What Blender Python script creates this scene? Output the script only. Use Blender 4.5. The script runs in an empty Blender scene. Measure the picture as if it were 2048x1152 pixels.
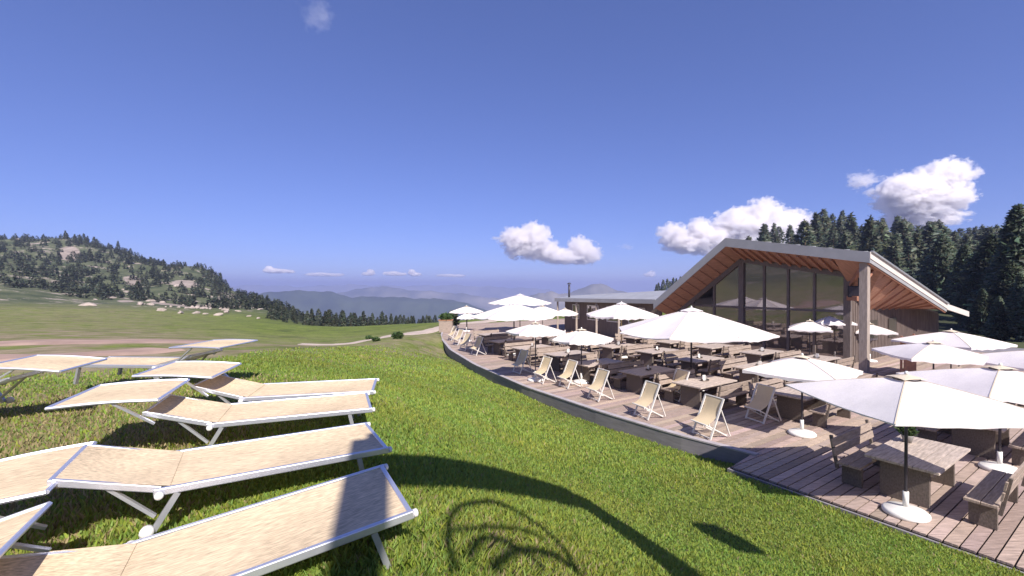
import bpy, math, random
import numpy as np
from mathutils import Vector, Matrix
R = math.radians
rnd = random.Random(7)
rng = np.random.default_rng(11)
scene = bpy.context.scene
COL = scene.collection
CAMZ = 4.0
F = 900.0; CX = 1024.0; HY = 570.0          # pixels of the 2048 x 1152 photograph
UX, UY = math.cos(R(34)), math.sin(R(34))   # axis of the boards and of the building (away, to the right)
VX, VY = UY, -UX                            # axis across the boards (towards the camera, to the right)
def UV(u, v): return (u*UX + v*VX, u*UY + v*VY)
def toUV(x, y): return (x*UX + y*UY, x*VX + y*VY)
def at(px, py, z):
    d = F*(CAMZ - z)/(py - HY); return ((px - CX)/F*d, d, z)
YAW_U = math.atan2(UY, UX)
SUN = Vector((.44, -1.02, 1.0)).normalized()

# ------------------------------------------------------------------ materials
def new_mat(name):
    m = bpy.data.materials.new(name); m.use_nodes = True
    nt = m.node_tree
    return m, nt, nt.nodes, nt.links, nt.nodes['Principled BSDF']
def setp(b, **k):
    for n, v in k.items():
        if n in b.inputs: b.inputs[n].default_value = v
def mat(name, col, rough=.7, var=.25, scale=6., stretch=(1, 1, 1), bump=.0, metal=0., attr=None, spec=.3, detail=5., col2=None, coords='Object'):
    m, nt, N, L, b = new_mat(name)
    tc = N.new('ShaderNodeTexCoord'); mp = N.new('ShaderNodeMapping')
    mp.inputs['Scale'].default_value = stretch
    L.new(tc.outputs[coords], mp.inputs['Vector'])
    nz = N.new('ShaderNodeTexNoise'); nz.inputs['Scale'].default_value = scale; nz.inputs['Detail'].default_value = detail
    nz.inputs['Roughness'].default_value = .6
    L.new(mp.outputs[0], nz.inputs['Vector'])
    rp = N.new('ShaderNodeValToRGB')
    c2 = col2 or tuple(c*(1 - var) for c in col)
    c1 = tuple(min(1, c*(1 + var*.6)) for c in col)
    rp.color_ramp.elements[0].position = .3; rp.color_ramp.elements[1].position = .7
    rp.color_ramp.elements[0].color = (*c2, 1); rp.color_ramp.elements[1].color = (*c1, 1)
    L.new(nz.outputs['Fac'], rp.inputs[0])
    out = rp.outputs[0]
    if attr:
        at_ = N.new('ShaderNodeAttribute'); at_.attribute_name = attr
        mx = N.new('ShaderNodeMix'); mx.data_type = 'RGBA'; mx.blend_type = 'MULTIPLY'; mx.inputs[0].default_value = 1
        L.new(out, mx.inputs[6]); L.new(at_.outputs['Color'], mx.inputs[7]); out = mx.outputs[2]
    L.new(out, b.inputs['Base Color'])
    setp(b, Roughness=rough, Metallic=metal); b.inputs['Specular IOR Level'].default_value = spec
    if bump:
        bp = N.new('ShaderNodeBump'); bp.inputs['Strength'].default_value = bump; bp.inputs['Distance'].default_value = .02
        L.new(nz.outputs['Fac'], bp.inputs['Height']); L.new(bp.outputs[0], b.inputs['Normal'])
    return m
def fabric(name, col, weave=220., trans=.25, var=.12):
    m, nt, N, L, b = new_mat(name)
    tc = N.new('ShaderNodeTexCoord')
    w1 = N.new('ShaderNodeTexNoise'); w1.inputs['Scale'].default_value = weave; w1.inputs['Detail'].default_value = 2
    w2 = N.new('ShaderNodeTexNoise'); w2.inputs['Scale'].default_value = 2.2; w2.inputs['Detail'].default_value = 4
    mp = N.new('ShaderNodeMapping'); mp.inputs['Scale'].default_value = (.16, 1, 1)
    L.new(tc.outputs['Object'], mp.inputs[0]); L.new(mp.outputs[0], w1.inputs['Vector']); L.new(tc.outputs['Object'], w2.inputs['Vector'])
    ad = N.new('ShaderNodeMath'); ad.operation = 'ADD'; L.new(w1.outputs['Fac'], ad.inputs[0])
    ml = N.new('ShaderNodeMath'); ml.operation = 'MULTIPLY'; ml.inputs[1].default_value = .5; L.new(w2.outputs['Fac'], ml.inputs[0]); L.new(ml.outputs[0], ad.inputs[1])
    rp = N.new('ShaderNodeValToRGB'); rp.color_ramp.elements[0].position = .45; rp.color_ramp.elements[1].position = 1.0
    rp.color_ramp.elements[0].color = (*[c*(1 - var*1.6) for c in col], 1); rp.color_ramp.elements[1].color = (*[min(1, c*(1 + var)) for c in col], 1)
    L.new(ad.outputs[0], rp.inputs[0]); L.new(rp.outputs[0], b.inputs['Base Color'])
    setp(b, Roughness=.85); b.inputs['Specular IOR Level'].default_value = .15
    tr = N.new('ShaderNodeBsdfTranslucent'); L.new(rp.outputs[0], tr.inputs['Color'])
    mx = N.new('ShaderNodeMixShader'); mx.inputs[0].default_value = trans
    L.new(b.outputs[0], mx.inputs[1]); L.new(tr.outputs[0], mx.inputs[2])
    L.new(mx.outputs[0], N['Material Output'].inputs['Surface'])
    bp = N.new('ShaderNodeBump'); bp.inputs['Strength'].default_value = .35; bp.inputs['Distance'].default_value = .03
    L.new(w2.outputs['Fac'], bp.inputs['Height']); L.new(bp.outputs[0], b.inputs['Normal'])
    return m
def leaf_mat(name, col, trans=.3, rough=.6):
    m, nt, N, L, b = new_mat(name)
    a = N.new('ShaderNodeAttribute'); a.attribute_name = 'tint'
    mx = N.new('ShaderNodeMix'); mx.data_type = 'RGBA'; mx.blend_type = 'MULTIPLY'; mx.inputs[0].default_value = 1
    mx.inputs[6].default_value = (*col, 1); L.new(a.outputs['Color'], mx.inputs[7])
    oi = N.new('ShaderNodeObjectInfo'); mr = N.new('ShaderNodeMapRange'); mr.inputs[3].default_value = .72; mr.inputs[4].default_value = 1.25
    L.new(oi.outputs['Random'], mr.inputs[0])
    vm = N.new('ShaderNodeVectorMath'); vm.operation = 'SCALE'; L.new(mx.outputs[2], vm.inputs[0]); L.new(mr.outputs[0], vm.inputs['Scale'])
    L.new(vm.outputs[0], b.inputs['Base Color']); setp(b, Roughness=rough); b.inputs['Specular IOR Level'].default_value = .2
    tr = N.new('ShaderNodeBsdfTranslucent'); L.new(vm.outputs[0], tr.inputs['Color'])
    ms = N.new('ShaderNodeMixShader'); ms.inputs[0].default_value = trans
    L.new(b.outputs[0], ms.inputs[1]); L.new(tr.outputs[0], ms.inputs[2]); L.new(ms.outputs[0], N['Material Output'].inputs['Surface'])
    return m

M = {}
M['board'] = mat('deck_boards', (.42, .33, .28), .8, .42, 3.5, (1, 9, 1), .25, attr='tint')
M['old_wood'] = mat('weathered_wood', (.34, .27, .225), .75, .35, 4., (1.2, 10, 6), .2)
M['old_wood_dark'] = mat('weathered_wood_dark', (.155, .125, .108), .8, .35, 4., (1.2, 10, 6), .2)  # darker copy of the wood; shade on legs and posts is in the colour
M['table_top'] = mat('weathered_table_wood', (.45, .375, .325), .72, .4, 3.4, (1, 7, 4), .25, detail=8)
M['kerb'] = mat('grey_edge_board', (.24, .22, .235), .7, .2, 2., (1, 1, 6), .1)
M['kerb_top'] = mat('sunlit_edge_board', (.40, .365, .375), .7, .2, 3., (1, 1, 1), .1)  # sun on the top of the edge is put into this lighter colour
M['canvas'] = fabric('white_canvas', (.88, .83, .835), 90., .24, .09)
M['canvas_beige'] = fabric('beige_canvas', (.74, .64, .50), 90., .2, .1)
M['sling'] = fabric('cream_sling', (.80, .65, .43), 160., .28, .12)
M['mesh_cream'] = fabric('cream_woven_mesh', (.72, .57, .385), 120., .12, .27)
M['alu'] = mat('brushed_aluminium', (.70, .71, .78), .38, .06, 30., (1, 1, 1), 0, metal=.75)
M['white_plastic'] = mat('white_plastic', (.75, .73, .70), .5, .08, 5.)
M['white_frame'] = mat('white_painted_wood', (.70, .66, .62), .5, .1, 8.)
M['dark_pole'] = mat('dark_metal_pole', (.06, .055, .07), .45, .2, 10., metal=.3)
M['pale_pole'] = mat('pale_wood_pole', (.50, .38, .22), .6, .2, 6., (6, 6, 1))
M['roof_metal'] = mat('grey_roof_metal', (.40, .40, .41), .45, .12, 1.5, (1, 1, 1), 0, metal=.2)
M['sunlit_sheet'] = mat('sunlit_metal_sheet', (.66, .60, .55), .5, .08, 1.2)  # the grey roof-edge metal again, with sunlight put into the colour
M['fascia'] = mat('grey_fascia_sheet', (.36, .36, .37), .5, .1, 1.2, metal=.1)
M['soffit'] = mat('larch_soffit', (.43, .225, .15), .7, .3, 2.5, (1, 8, 1), .1)
M['rafter'] = mat('larch_rafter', (.38, .185, .12), .7, .25, 3., (1, 8, 4), .1)
M['post_wood'] = mat('timber_post', (.36, .30, .26), .75, .25, 3., (6, 6, 1), .15)
M['board_wall'] = mat('vertical_board_wall', (.19, .15, .135), .8, .3, 2., (9, 9, .6), .2)
M['frame_wood'] = mat('dark_frame_timber', (.17, .14, .13), .75, .25, 3., (6, 6, 1), .1)
M['black'] = mat('black_plastic', (.02, .02, .024), .4, .2, 8.)
M['stone'] = mat('pale_rock', (.40, .335, .295), .9, .35, 2.2, (1, 1, 1), .5, detail=8)
M['bark'] = mat('bark', (.12, .085, .065), .9, .35, 6., (4, 4, 1), .4)
M['conifer'] = leaf_mat('conifer_needles', (.12, .16, .115), .42)
M['shrub'] = leaf_mat('shrub_leaves', (.075, .13, .05), .3)
M['grass'] = leaf_mat('grass_blades', (.275, .365, .085), .5, .55)
M['dirt'] = mat('reddish_dirt', (.36, .25, .20), .95, .3, .9, (1, 1, 1), .3, detail=8)
M['gravel'] = mat('pale_gravel', (.50, .41, .345), .95, .25, 1.2, (1, 1, 1), .3, detail=8)
M['terracotta'] = mat('terracotta', (.42, .22, .13), .8, .2, 6.)
M['skin'] = mat('skin', (.50, .30, .22), .6, .08, 6.)
M['hair'] = mat('dark_hair', (.05, .032, .022), .7, .2, 20.)
M['red_cloth'] = mat('red_cloth', (.50, .07, .11), .85, .15, 12.)
M['blue_cloth'] = mat('blue_cloth', (.08, .16, .50), .85, .15, 12.)
M['denim'] = mat('denim', (.07, .09, .15), .85, .2, 20.)
M['cable'] = mat('black_cable', (.03, .03, .03), .6, .2, 10.)
M['steel'] = mat('galvanised_steel', (.45, .46, .48), .45, .12, 6., metal=.6)
M['ceramic'] = mat('grey_stoneware', (.30, .29, .28), .6, .15, 8.)
def glass_mat():
    m, nt, N, L, b = new_mat('dark_tinted_glass')
    b.inputs['Base Color'].default_value = (.075, .06, .057, 1); setp(b, Roughness=.3)
    g = N.new('ShaderNodeBsdfGlossy'); g.inputs['Roughness'].default_value = .03; g.inputs['Color'].default_value = (.9, .82, .84, 1)
    nz = N.new('ShaderNodeTexNoise'); nz.inputs['Scale'].default_value = .5
    bp = N.new('ShaderNodeBump'); bp.inputs['Strength'].default_value = .02; L.new(nz.outputs['Fac'], bp.inputs['Height']); L.new(bp.outputs[0], g.inputs['Normal'])
    mx = N.new('ShaderNodeMixShader'); mx.inputs[0].default_value = .25
    L.new(b.outputs[0], mx.inputs[1]); L.new(g.outputs[0], mx.inputs[2]); L.new(mx.outputs[0], N['Material Output'].inputs['Surface'])
    return m
M['glass'] = glass_mat()

# ------------------------------------------------------------------ mesh builder
class MB:
    def __init__(s): s.v = []; s.f = []; s.t = []
    def add(s, vs, fs, tint=(1, 1, 1)):
        o = len(s.v); s.v += [tuple(p) for p in vs]
        for q in fs: s.f.append(tuple(i + o for i in q)); s.t.append(tint)
        return s
    def hexa(s, p, tint=(1, 1, 1)):   # 8 points: bottom ring 0-3, top ring 4-7
        return s.add(p, [(3, 2, 1, 0), (4, 5, 6, 7), (0, 1, 5, 4), (1, 2, 6, 5), (2, 3, 7, 6), (3, 0, 4, 7)], tint)
    def box(s, x0, x1, y0, y1, z0, z1, m=None, tint=(1, 1, 1)):
        p = [Vector(q) for q in ((x0, y0, z0), (x1, y0, z0), (x1, y1, z0), (x0, y1, z0), (x0, y0, z1), (x1, y0, z1), (x1, y1, z1), (x0, y1, z1))]
        if m: p = [m @ q for q in p]
        return s.hexa(p, tint)
    def bar(s, a, b, w, h, up=(0, 0, 1)):
        a, b = Vector(a), Vector(b); d = (b - a).normalized(); u = Vector(up)
        if abs(d.dot(u)) > .97: u = Vector((1, 0, 0))
        x = d.cross(u).normalized(); y = x.cross(d).normalized(); x *= w/2; y *= h/2
        return s.hexa([a - x - y, a + x - y, a + x + y, a - x + y, b - x - y, b + x - y, b + x + y, b - x + y])
    def tube(s, pts, r, n=8, closed=False):
        pts = [Vector(p) for p in pts]; k = len(pts); rs = r if isinstance(r, (list, tuple)) else [r]*k
        vs = []; fs = []; u = None
        for i in range(k):
            d = (pts[min(i + 1, k - 1)] - pts[max(i - 1, 0)])
            if closed: d = pts[(i + 1) % k] - pts[i - 1]
            d.normalize()
            if u is None:
                u = d.cross(Vector((0, 0, 1)));
                if u.length < .05: u = Vector((1, 0, 0))
            u = (u - d*u.dot(d)).normalized(); w = d.cross(u)
            vs += [pts[i] + (u*math.cos(2*math.pi*j/n) + w*math.sin(2*math.pi*j/n))*rs[i] for j in range(n)]
        for i in range(k if closed else k - 1):
            a = i*n; b_ = ((i + 1) % k)*n
            fs += [(a + j, a + (j + 1) % n, b_ + (j + 1) % n, b_ + j) for j in range(n)]
        if not closed: fs += [tuple(range(n))[::-1], tuple((k - 1)*n + j for j in range(n))]
        return s.add(vs, fs)
    def lathe(s, prof, n=20, c=(0, 0, 0)):
        vs = [(c[0] + r*math.cos(2*math.pi*j/n), c[1] + r*math.sin(2*math.pi*j/n), c[2] + z) for r, z in prof for j in range(n)]
        fs = [(i*n + j, i*n + (j + 1) % n, (i + 1)*n + (j + 1) % n, (i + 1)*n + j) for i in range(len(prof) - 1) for j in range(n)]
        fs += [tuple(range(n))[::-1], tuple((len(prof) - 1)*n + j for j in range(n))]
        return s.add(vs, fs)
    def mesh(s, name, m, smooth=False, tint=False):
        me = bpy.data.meshes.new(name); me.from_pydata(s.v, [], s.f); me.materials.append(m)
        if tint:
            ca = me.attributes.new('tint', 'FLOAT_COLOR', 'FACE')
            ca.data.foreach_set('color', np.array([(*t, 1) for t in s.t], 'f').ravel())
        if smooth: me.polygons.foreach_set('use_smooth', [True]*len(me.polygons))
        me.update(); return me
    def build(s, name, m, parent=None, smooth=False, tint=False, bevel=0):
        o = bpy.data.objects.new(name, s.mesh(name, m, smooth, tint)); COL.objects.link(o)
        if parent: o.parent = parent
        if bevel:
            bv = o.modifiers.new('bevel', 'BEVEL'); bv.width = bevel; bv.segments = 2; bv.limit_method = 'ANGLE'
        return o
def np_mesh(name, V, Fq, m, tint=None, smooth=False, nrm=None):
    me = bpy.data.meshes.new(name); k = Fq.shape[1]
    me.vertices.add(len(V)); me.vertices.foreach_set('co', np.ascontiguousarray(V, 'f').ravel())
    me.loops.add(Fq.size); me.loops.foreach_set('vertex_index', np.ascontiguousarray(Fq, 'i').ravel())
    me.polygons.add(len(Fq)); me.polygons.foreach_set('loop_start', np.arange(0, Fq.size, k, dtype='i'))
    if smooth: me.polygons.foreach_set('use_smooth', np.ones(len(Fq), bool))
    me.materials.append(m)
    if tint is not None:
        ca = me.attributes.new('tint', 'FLOAT_COLOR', 'POINT' if len(tint) == len(V) else 'FACE')
        ca.data.foreach_set('color', np.ascontiguousarray(np.c_[tint, np.ones(len(tint))], 'f').ravel())
    me.update(calc_edges=True)
    if nrm is not None: me.polygons.foreach_set('use_smooth', np.ones(len(Fq), bool)); me.normals_split_custom_set_from_vertices([tuple(q) for q in nrm])
    return me
def link(name, me, parent=None):
    o = bpy.data.objects.new(name, me); COL.objects.link(o); o.parent = parent; return o
def tag(o, label, cat, group=None):
    o['label'] = label; o['category'] = cat
    if group: o['group'] = group
    return o
def thing(name, label, cat, loc=(0, 0, 0), yaw=0, group=None):
    o = bpy.data.objects.new(name, None); COL.objects.link(o); o.location = loc; o.rotation_euler = (0, 0, yaw); o.empty_display_size = .2
    return tag(o, label, cat, group)
def copy_tree(o, parent=None):
    c = o.copy(); COL.objects.link(c)
    if parent: c.parent = parent
    for ch in list(o.children): copy_tree(ch, c)
    return c

# ------------------------------------------------------------------ terrain
EDGE = [(-41.5, 19.8), (-40.2, 19.1), (-31.5, 14.6), (-25.1, 12.3), (-19.7, 11.0), (-14.3, 10.25), (-10.1, 10.17), (-7.5, 10.3), (-5.52, 10.6), (-5.5, 9.36), (14, 9.36)]
EV = np.array([e[0] for e in EDGE]); EU = np.array([e[1] for e in EDGE])
def umin(v): return np.interp(v, EV, EU)
cp = []
def P3(x, y, z): cp.append((x, y, z))
def PP(px, py, d): P3((px - CX)/F*d, d, CAMZ - (py - HY)/F*d)
for q in [(-.5, 2.2, 2.57), (-1.6, 1.8, 2.48), (-2.6, 2.6, 2.56), (-1.5, 4.0, 2.58), (-3, 4.6, 2.59), (-1.4, 4.9, 2.54), (-2.6, 6.2, 2.48), (-4, 6.6, 2.60), (-6, 5.5, 2.54), (0, 0, 2.2), (0, -5, 2.4),
          (-8, -4, 2.9), (1.5, 3, 1.62), (3.6, 1.5, 1.0), (7, 0, .35), (10.6, .2, -.05), (15, -6, .0), (1.2, 6.4, .98), (2.6, 9.2, .28), (0, 11, .78), (-2.5, 12.5, 1.30), (-1.5, 16, .80)]: P3(*q)
for u, v, z in [(9.3, 4, -.015), (9.3, 0, -.015), (9.28, -3, -.015), (9.2, -5.1, -.05), (10.45, -6.4, -.36), (10.1, -9, -.38), (10.1, -12.5, -.38), (10.5, -17, -.38), (11.6, -22.5, -.36), (13.2, -28, -.33), (15.5, -33.5, -.3), (18.5, -39, -.3),
                (22, -15, -.6), (22, -3, -.5), (22, -28, -.6), (40, -5, -.3), (40, 5, .3), (30, 6, -.2)]: P3(*UV(u, v), z)
for q in [(880, 669, 33), (800, 683, 28), (690, 693, 24), (560, 690, 17), (480, 704, 12), (690, 689, 34), (780, 673, 38), (880, 657, 45), (650, 656, 70), (780, 654, 70), (560, 651, 70), (620, 651, 105), (780, 651, 105), (880, 645, 90),
          (128, 735, 9), (128, 688, 15), (300, 690, 15), (420, 684, 20), (128, 652, 45), (300, 655, 45), (128, 606, 130), (300, 616, 130), (450, 636, 110), (540, 640, 105),
          (128, 482, 450), (250, 512, 430), (350, 541, 400), (420, 556, 380), (460, 585, 340), (520, 616, 280), (600, 648, 230), (128, 552, 250), (300, 582, 230), (420, 606, 220),
          (1560, 497, 230), (1690, 478, 240), (1850, 510, 200), (1950, 560, 120), (2040, 630, 62), (1960, 640, 56), (1400, 576, 270), (1320, 588, 320), (1200, 598, 320), (1250, 602, 250), (1250, 600, 420), (1300, 592, 240), (1250, 602, 150), (1320, 590, 180), (1400, 585, 150), (1320, 590, 420), (1420, 575, 420), (1250, 598, 500), (1500, 545, 160)]: PP(*q)
for q in [(128, 765, 7.2), (128, 705, 12), (300, 706, 12), (440, 700, 13), (-200, 720, 11), (-200, 690, 16)]: PP(*q)
for px, d, z in [(128, 900, -60), (350, 900, -150), (560, 400, -90), (560, 900, -260), (700, 200, -26), (700, 500, -150), (900, 200, -22), (900, 500, -140), (700, 1500, -480), (1100, 200, -14), (1100, 500, -120), (1700, 700, 5), (1300, 800, -160),
                 (2600, 120, 12), (2600, 300, 40), (-700, 120, 6), (-700, 450, 80), (1000, 1500, -480), (128, 2000, -350), (1500, 2000, -350)]: P3((px - CX)/F*d, d, z)
for x, y, z in [(-40, -40, 8), (40, -40, 4), (0, -150, 20), (-200, -150, 40), (200, -150, 30), (0, -1200, 200), (-1200, -300, 120), (1200, -300, 120)]: P3(x, y, z)
cp = np.array(cp)
def warp(x, y):
    r = np.hypot(x, y); k = np.log1p(r/4)/np.maximum(r, 1e-6); return np.stack([x*k, y*k], -1)
def phi(d2): return np.where(d2 > 1e-12, d2*np.log(np.maximum(d2, 1e-12)), 0)
CW = warp(cp[:, 0], cp[:, 1]); rc = np.hypot(cp[:, 0], cp[:, 1])
val = (cp[:, 2] - CAMZ)/(rc + 4)
n = len(cp); K = phi(((CW[:, None] - CW[None])**2).sum(-1)) + np.eye(n)*1e-4
Pm = np.c_[np.ones(n), CW]; A = np.block([[K, Pm], [Pm.T, np.zeros((3, 3))]])
sol = np.linalg.solve(A, np.r_[val, 0, 0, 0])
def sinfield(x, y):
    return (np.sin(x*.9 + 1.3*np.sin(y*.6)) + np.sin(y*1.1 + 1.7*np.sin(x*.5 + 2)))*.5
def ground(x, y, raw=False):
    x = np.atleast_1d(np.asarray(x, float)); y = np.atleast_1d(np.asarray(y, float)); out = np.empty_like(x)
    for i in range(0, len(x), 20000):
        xs, ys = x[i:i + 20000], y[i:i + 20000]; W = warp(xs, ys)
        s = phi(((W[:, None] - CW[None])**2).sum(-1)) @ sol[:n] + sol[n] + W @ sol[n + 1:]
        r = np.hypot(xs, ys); z = CAMZ + s*(r + 4)
        far = np.clip((r - 1200)/2500, 0, 1); far = far*far*(3 - 2*far)
        z = np.where((r > 1200), z*(1 - far) + (-760)*far, z)
        z = np.clip(z, -900, 75)
        amp = np.clip((r - 60)/200, 0, 1)
        z = z + amp*np.minimum(r, 700)*.006*(sinfield(xs*.05, ys*.05) + .6*sinfield(xs*.13 + 4, ys*.13))
        z = z + .018*sinfield(xs*1.9, ys*1.9)*np.clip(r/4, 0, 1)
        u = xs*UX + ys*UY; v = xs*VX + ys*VY
        ins = (u > umin(v) + .03) & (v > -41.5) & (v < 14) & (u < 48)
        out[i:i + 20000] = np.where(ins, np.minimum(z, -.45), z)
    return out
def gz(x, y): return float(ground(x, y)[0])
# rings
rad = [0.0]; r_ = .35
while r_ < 24000: rad.append(r_); r_ *= 1.032 if r_ < 60 else 1.045
rad = np.array(rad)
az = np.r_[np.linspace(-62, 62, 330, endpoint=False), np.linspace(62, 298, 110, endpoint=False)]
az = np.radians(90 - az)
RR, AA = np.meshgrid(rad, az, indexing='ij'); X = (RR*np.cos(AA)).ravel(); Y = (RR*np.sin(AA)).ravel(); Z = ground(X, Y)
na = len(az); ii, jj = np.meshgrid(np.arange(len(rad) - 1), np.arange(na), indexing='ij'); j2 = (jj + 1) % na
Fq = np.stack([(ii*na + jj), (ii*na + j2), ((ii + 1)*na + j2), ((ii + 1)*na + jj)], -1).reshape(-1, 4)[:, ::-1]
# cover zones: R rock, G dry grass, B forest litter
rr = np.hypot(X, Y); pxx = np.where(Y > 1, CX + F*X/np.maximum(Y, 1), 0)
rock = np.clip((rr - 135)/60, 0, 1)*np.clip((640 - pxx)/120, 0, 1)*np.clip((900 - rr)/300, 0, 1)*(Y > 20)
rock = np.maximum(rock, np.clip((rr - 60)/40, 0, 1)*np.clip((-X - 40)/30, 0, 1)*(Y <= 20))
dry = np.clip((-X - 2.2)/2.5, 0, 1)*np.clip((60 - rr)/40, 0, 1)*.9 + np.clip((rr - 12)/30, 0, 1)*np.clip((520 - pxx)/260, 0, 1)*.6*(Y > 5)
forest = np.clip((rr - 90)/60, 0, 1)*np.clip((pxx - 480)/120, 0, 1)*(Y > 0) + np.clip((rr - 900)/400, 0, 1)
forest = np.clip(forest + np.clip((X - 24)/8, 0, 1)*(Y > 0) + np.clip((-Y - 3)/4, 0, 1)*np.clip((rr - 8)/4, 0, 1), 0, 1)  # unseen ground behind the camera darkened too, for the glass reflection
scree = np.zeros_like(X)
for (px, d, wp, wd) in [(455, 225, 36, 40), (410, 200, 40, 22), (330, 178, 34, 16), (250, 172, 22, 10), (385, 176, 60, 10), (265, 260, 20, 22), (370, 265, 34, 18), (140, 330, 30, 30), (505, 200, 20, 22)]:
    scree = np.maximum(scree, np.exp(-((pxx - px)/wp)**2 - ((rr - d*np.hypot(1, (px - CX)/F))/wd)**2))
def terrain_mat():
    m, nt, N, L, b = new_mat('meadow_ground')
    g = N.new('ShaderNodeNewGeometry'); a = N.new('ShaderNodeAttribute'); a.attribute_name = 'tint'
    sp = N.new('ShaderNodeSeparateColor'); L.new(a.outputs['Color'], sp.inputs[0])
    def noise(sc, det=6, ro=.6):
        k = N.new('ShaderNodeTexNoise'); k.inputs['Scale'].default_value = sc; k.inputs['Detail'].default_value = det; k.inputs['Roughness'].default_value = ro
        L.new(g.outputs['Position'], k.inputs['Vector']); return k.outputs['Fac']
    def ramp(f, p0, c0, p1, c1):
        k = N.new('ShaderNodeValToRGB'); e = k.color_ramp.elements; e[0].position = p0; e[1].position = p1; e[0].color = (*c0, 1); e[1].color = (*c1, 1); L.new(f, k.inputs[0]); return k.outputs[0]
    def mixc(f, x, y):
        k = N.new('ShaderNodeMix'); k.data_type = 'RGBA'; L.new(f, k.inputs[0]); L.new(x, k.inputs[6]); L.new(y, k.inputs[7]); return k.outputs[2]
    def mth(op, x, y, clamp=True):
        k = N.new('ShaderNodeMath'); k.operation = op; k.use_clamp = clamp
        for i, q in enumerate((x, y)):
            if isinstance(q, float): k.inputs[i].default_value = q
            else: L.new(q, k.inputs[i])
        return k.outputs[0]
    c = ramp(noise(.45), .35, (.12, .165, .034), .68, (.20, .245, .06))
    fine = ramp(noise(2.6, 10, .78), .34, (.42, .45, .4), .66, (1.3, 1.22, 1.2))
    k = N.new('ShaderNodeMix'); k.data_type = 'RGBA'; k.blend_type = 'MULTIPLY'; k.inputs[0].default_value = .8; L.new(c, k.inputs[6]); L.new(fine, k.inputs[7]); c = k.outputs[2]
    c = mixc(mth('MULTIPLY', ramp_f(N, L, noise(.19, 8, .72), .5, .62), .75), c, ramp(noise(.9, 8), .35, (.05, .075, .02), .7, (.12, .12, .05)))
    dryc = ramp(noise(1.7, 8), .35, (.20, .165, .10), .7, (.33, .265, .185))
    c = mixc(mth('MULTIPLY', sp.outputs[1], ramp_f(N, L, noise(.6), .35, .6)), c, dryc)
    forc = ramp(noise(.05), .4, (.04, .045, .028), .6, (.08, .09, .045))
    c = mixc(sp.outputs[2], c, forc)
    rk = ramp(noise(.3, 8), .3, (.18, .15, .13), .7, (.40, .335, .29))
    rf = mth('MULTIPLY', sp.outputs[0], ramp_f(N, L, noise(.075, 9, .74), .56, .60))
    hc = ramp(noise(.09, 8, .7), .38, (.055, .07, .038), .66, (.135, .145, .08))
    c = mixc(sp.outputs[0], c, hc); c = mixc(rf, c, rk)
    sa = N.new('ShaderNodeAttribute'); sa.attribute_name = 'scree'
    ns = mth('MULTIPLY', mth('ADD', sa.outputs['Fac'], mth('MULTIPLY', noise(.16, 9, .75), .9), False), 1.0, False)
    c = mixc(ramp_f(N, L, ns, .86, .98), c, rk)
    L.new(c, b.inputs['Base Color']); setp(b, Roughness=.95); b.inputs['Specular IOR Level'].default_value = .1
    bp = N.new('ShaderNodeBump'); bp.inputs['Strength'].default_value = .6; bp.inputs['Distance'].default_value = .08
    L.new(noise(7, 6), bp.inputs['Height']); L.new(bp.outputs[0], b.inputs['Normal'])
    return m
def ramp_f(N, L, f, a, b):
    k = N.new('ShaderNodeMapRange'); k.interpolation_type = 'SMOOTHSTEP'; k.inputs[1].default_value = a; k.inputs[2].default_value = b; L.new(f, k.inputs[0]); return k.outputs[0]
tme = np_mesh('ground', np.c_[X, Y, Z], Fq, terrain_mat(), np.c_[rock, dry, forest], True); sca = tme.attributes.new('scree', 'FLOAT', 'POINT'); sca.data.foreach_set('value', scree.astype('f'))
terrain = link('ground', tme); terrain['kind'] = 'structure'

def strip(name, pts, w, m, lift=.03):
    pts = np.array(pts, float); seg = np.r_[0, np.cumsum(np.hypot(*np.diff(pts, axis=0).T))]
    s = np.arange(0, seg[-1], .5); cx = np.interp(s, seg, pts[:, 0]); cy = np.interp(s, seg, pts[:, 1])
    for _ in range(6): cx[1:-1] = (cx[:-2] + cx[1:-1]*2 + cx[2:])/4; cy[1:-1] = (cy[:-2] + cy[1:-1]*2 + cy[2:])/4
    tx = np.gradient(cx); ty = np.gradient(cy); l = np.hypot(tx, ty); nx, ny = -ty/l, tx/l
    k = np.linspace(-.5, .5, 7); wob = 1 + .12*np.sin(s*.8) + .1*np.sin(s*2.1 + 1)
    PX = cx[:, None] + nx[:, None]*k*w*wob[:, None]; PY = cy[:, None] + ny[:, None]*k*w*wob[:, None]
    PZ = ground(PX.ravel(), PY.ravel()).reshape(PX.shape) + lift - (np.abs(k) > .45)*(lift + .05)
    a, b = np.meshgrid(np.arange(len(s) - 1), np.arange(6), indexing='ij')
    q = np.stack([a*7 + b, a*7 + b + 1, (a + 1)*7 + b + 1, (a + 1)*7 + b], -1).reshape(-1, 4)
    o = link(name, np_mesh(name, np.stack([PX, PY, PZ], -1).reshape(-1, 3), q, m, None, True)); o['kind'] = 'structure'; return o
def pd(px, d): return ((px - CX)/F*d, d)
strip('path', [pd(600, 33), pd(690, 34), pd(780, 38.5), pd(880, 45), pd(930, 52), pd(1000, 60)], 3.6, M['gravel'], .05)
strip('dirt_track', [pd(-400, 15.0), pd(-100, 15.6), pd(128, 16.2), pd(260, 16.8), pd(390, 18), pd(450, 20.5)], 4.0, M['dirt'], .06)
strip('dirt_track', [pd(-350, 10.4), pd(-100, 10.6), pd(60, 10.7), pd(150, 10.9), pd(235, 11.6), pd(330, 13.0)], 2.0, M['dirt'], .05)

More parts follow.
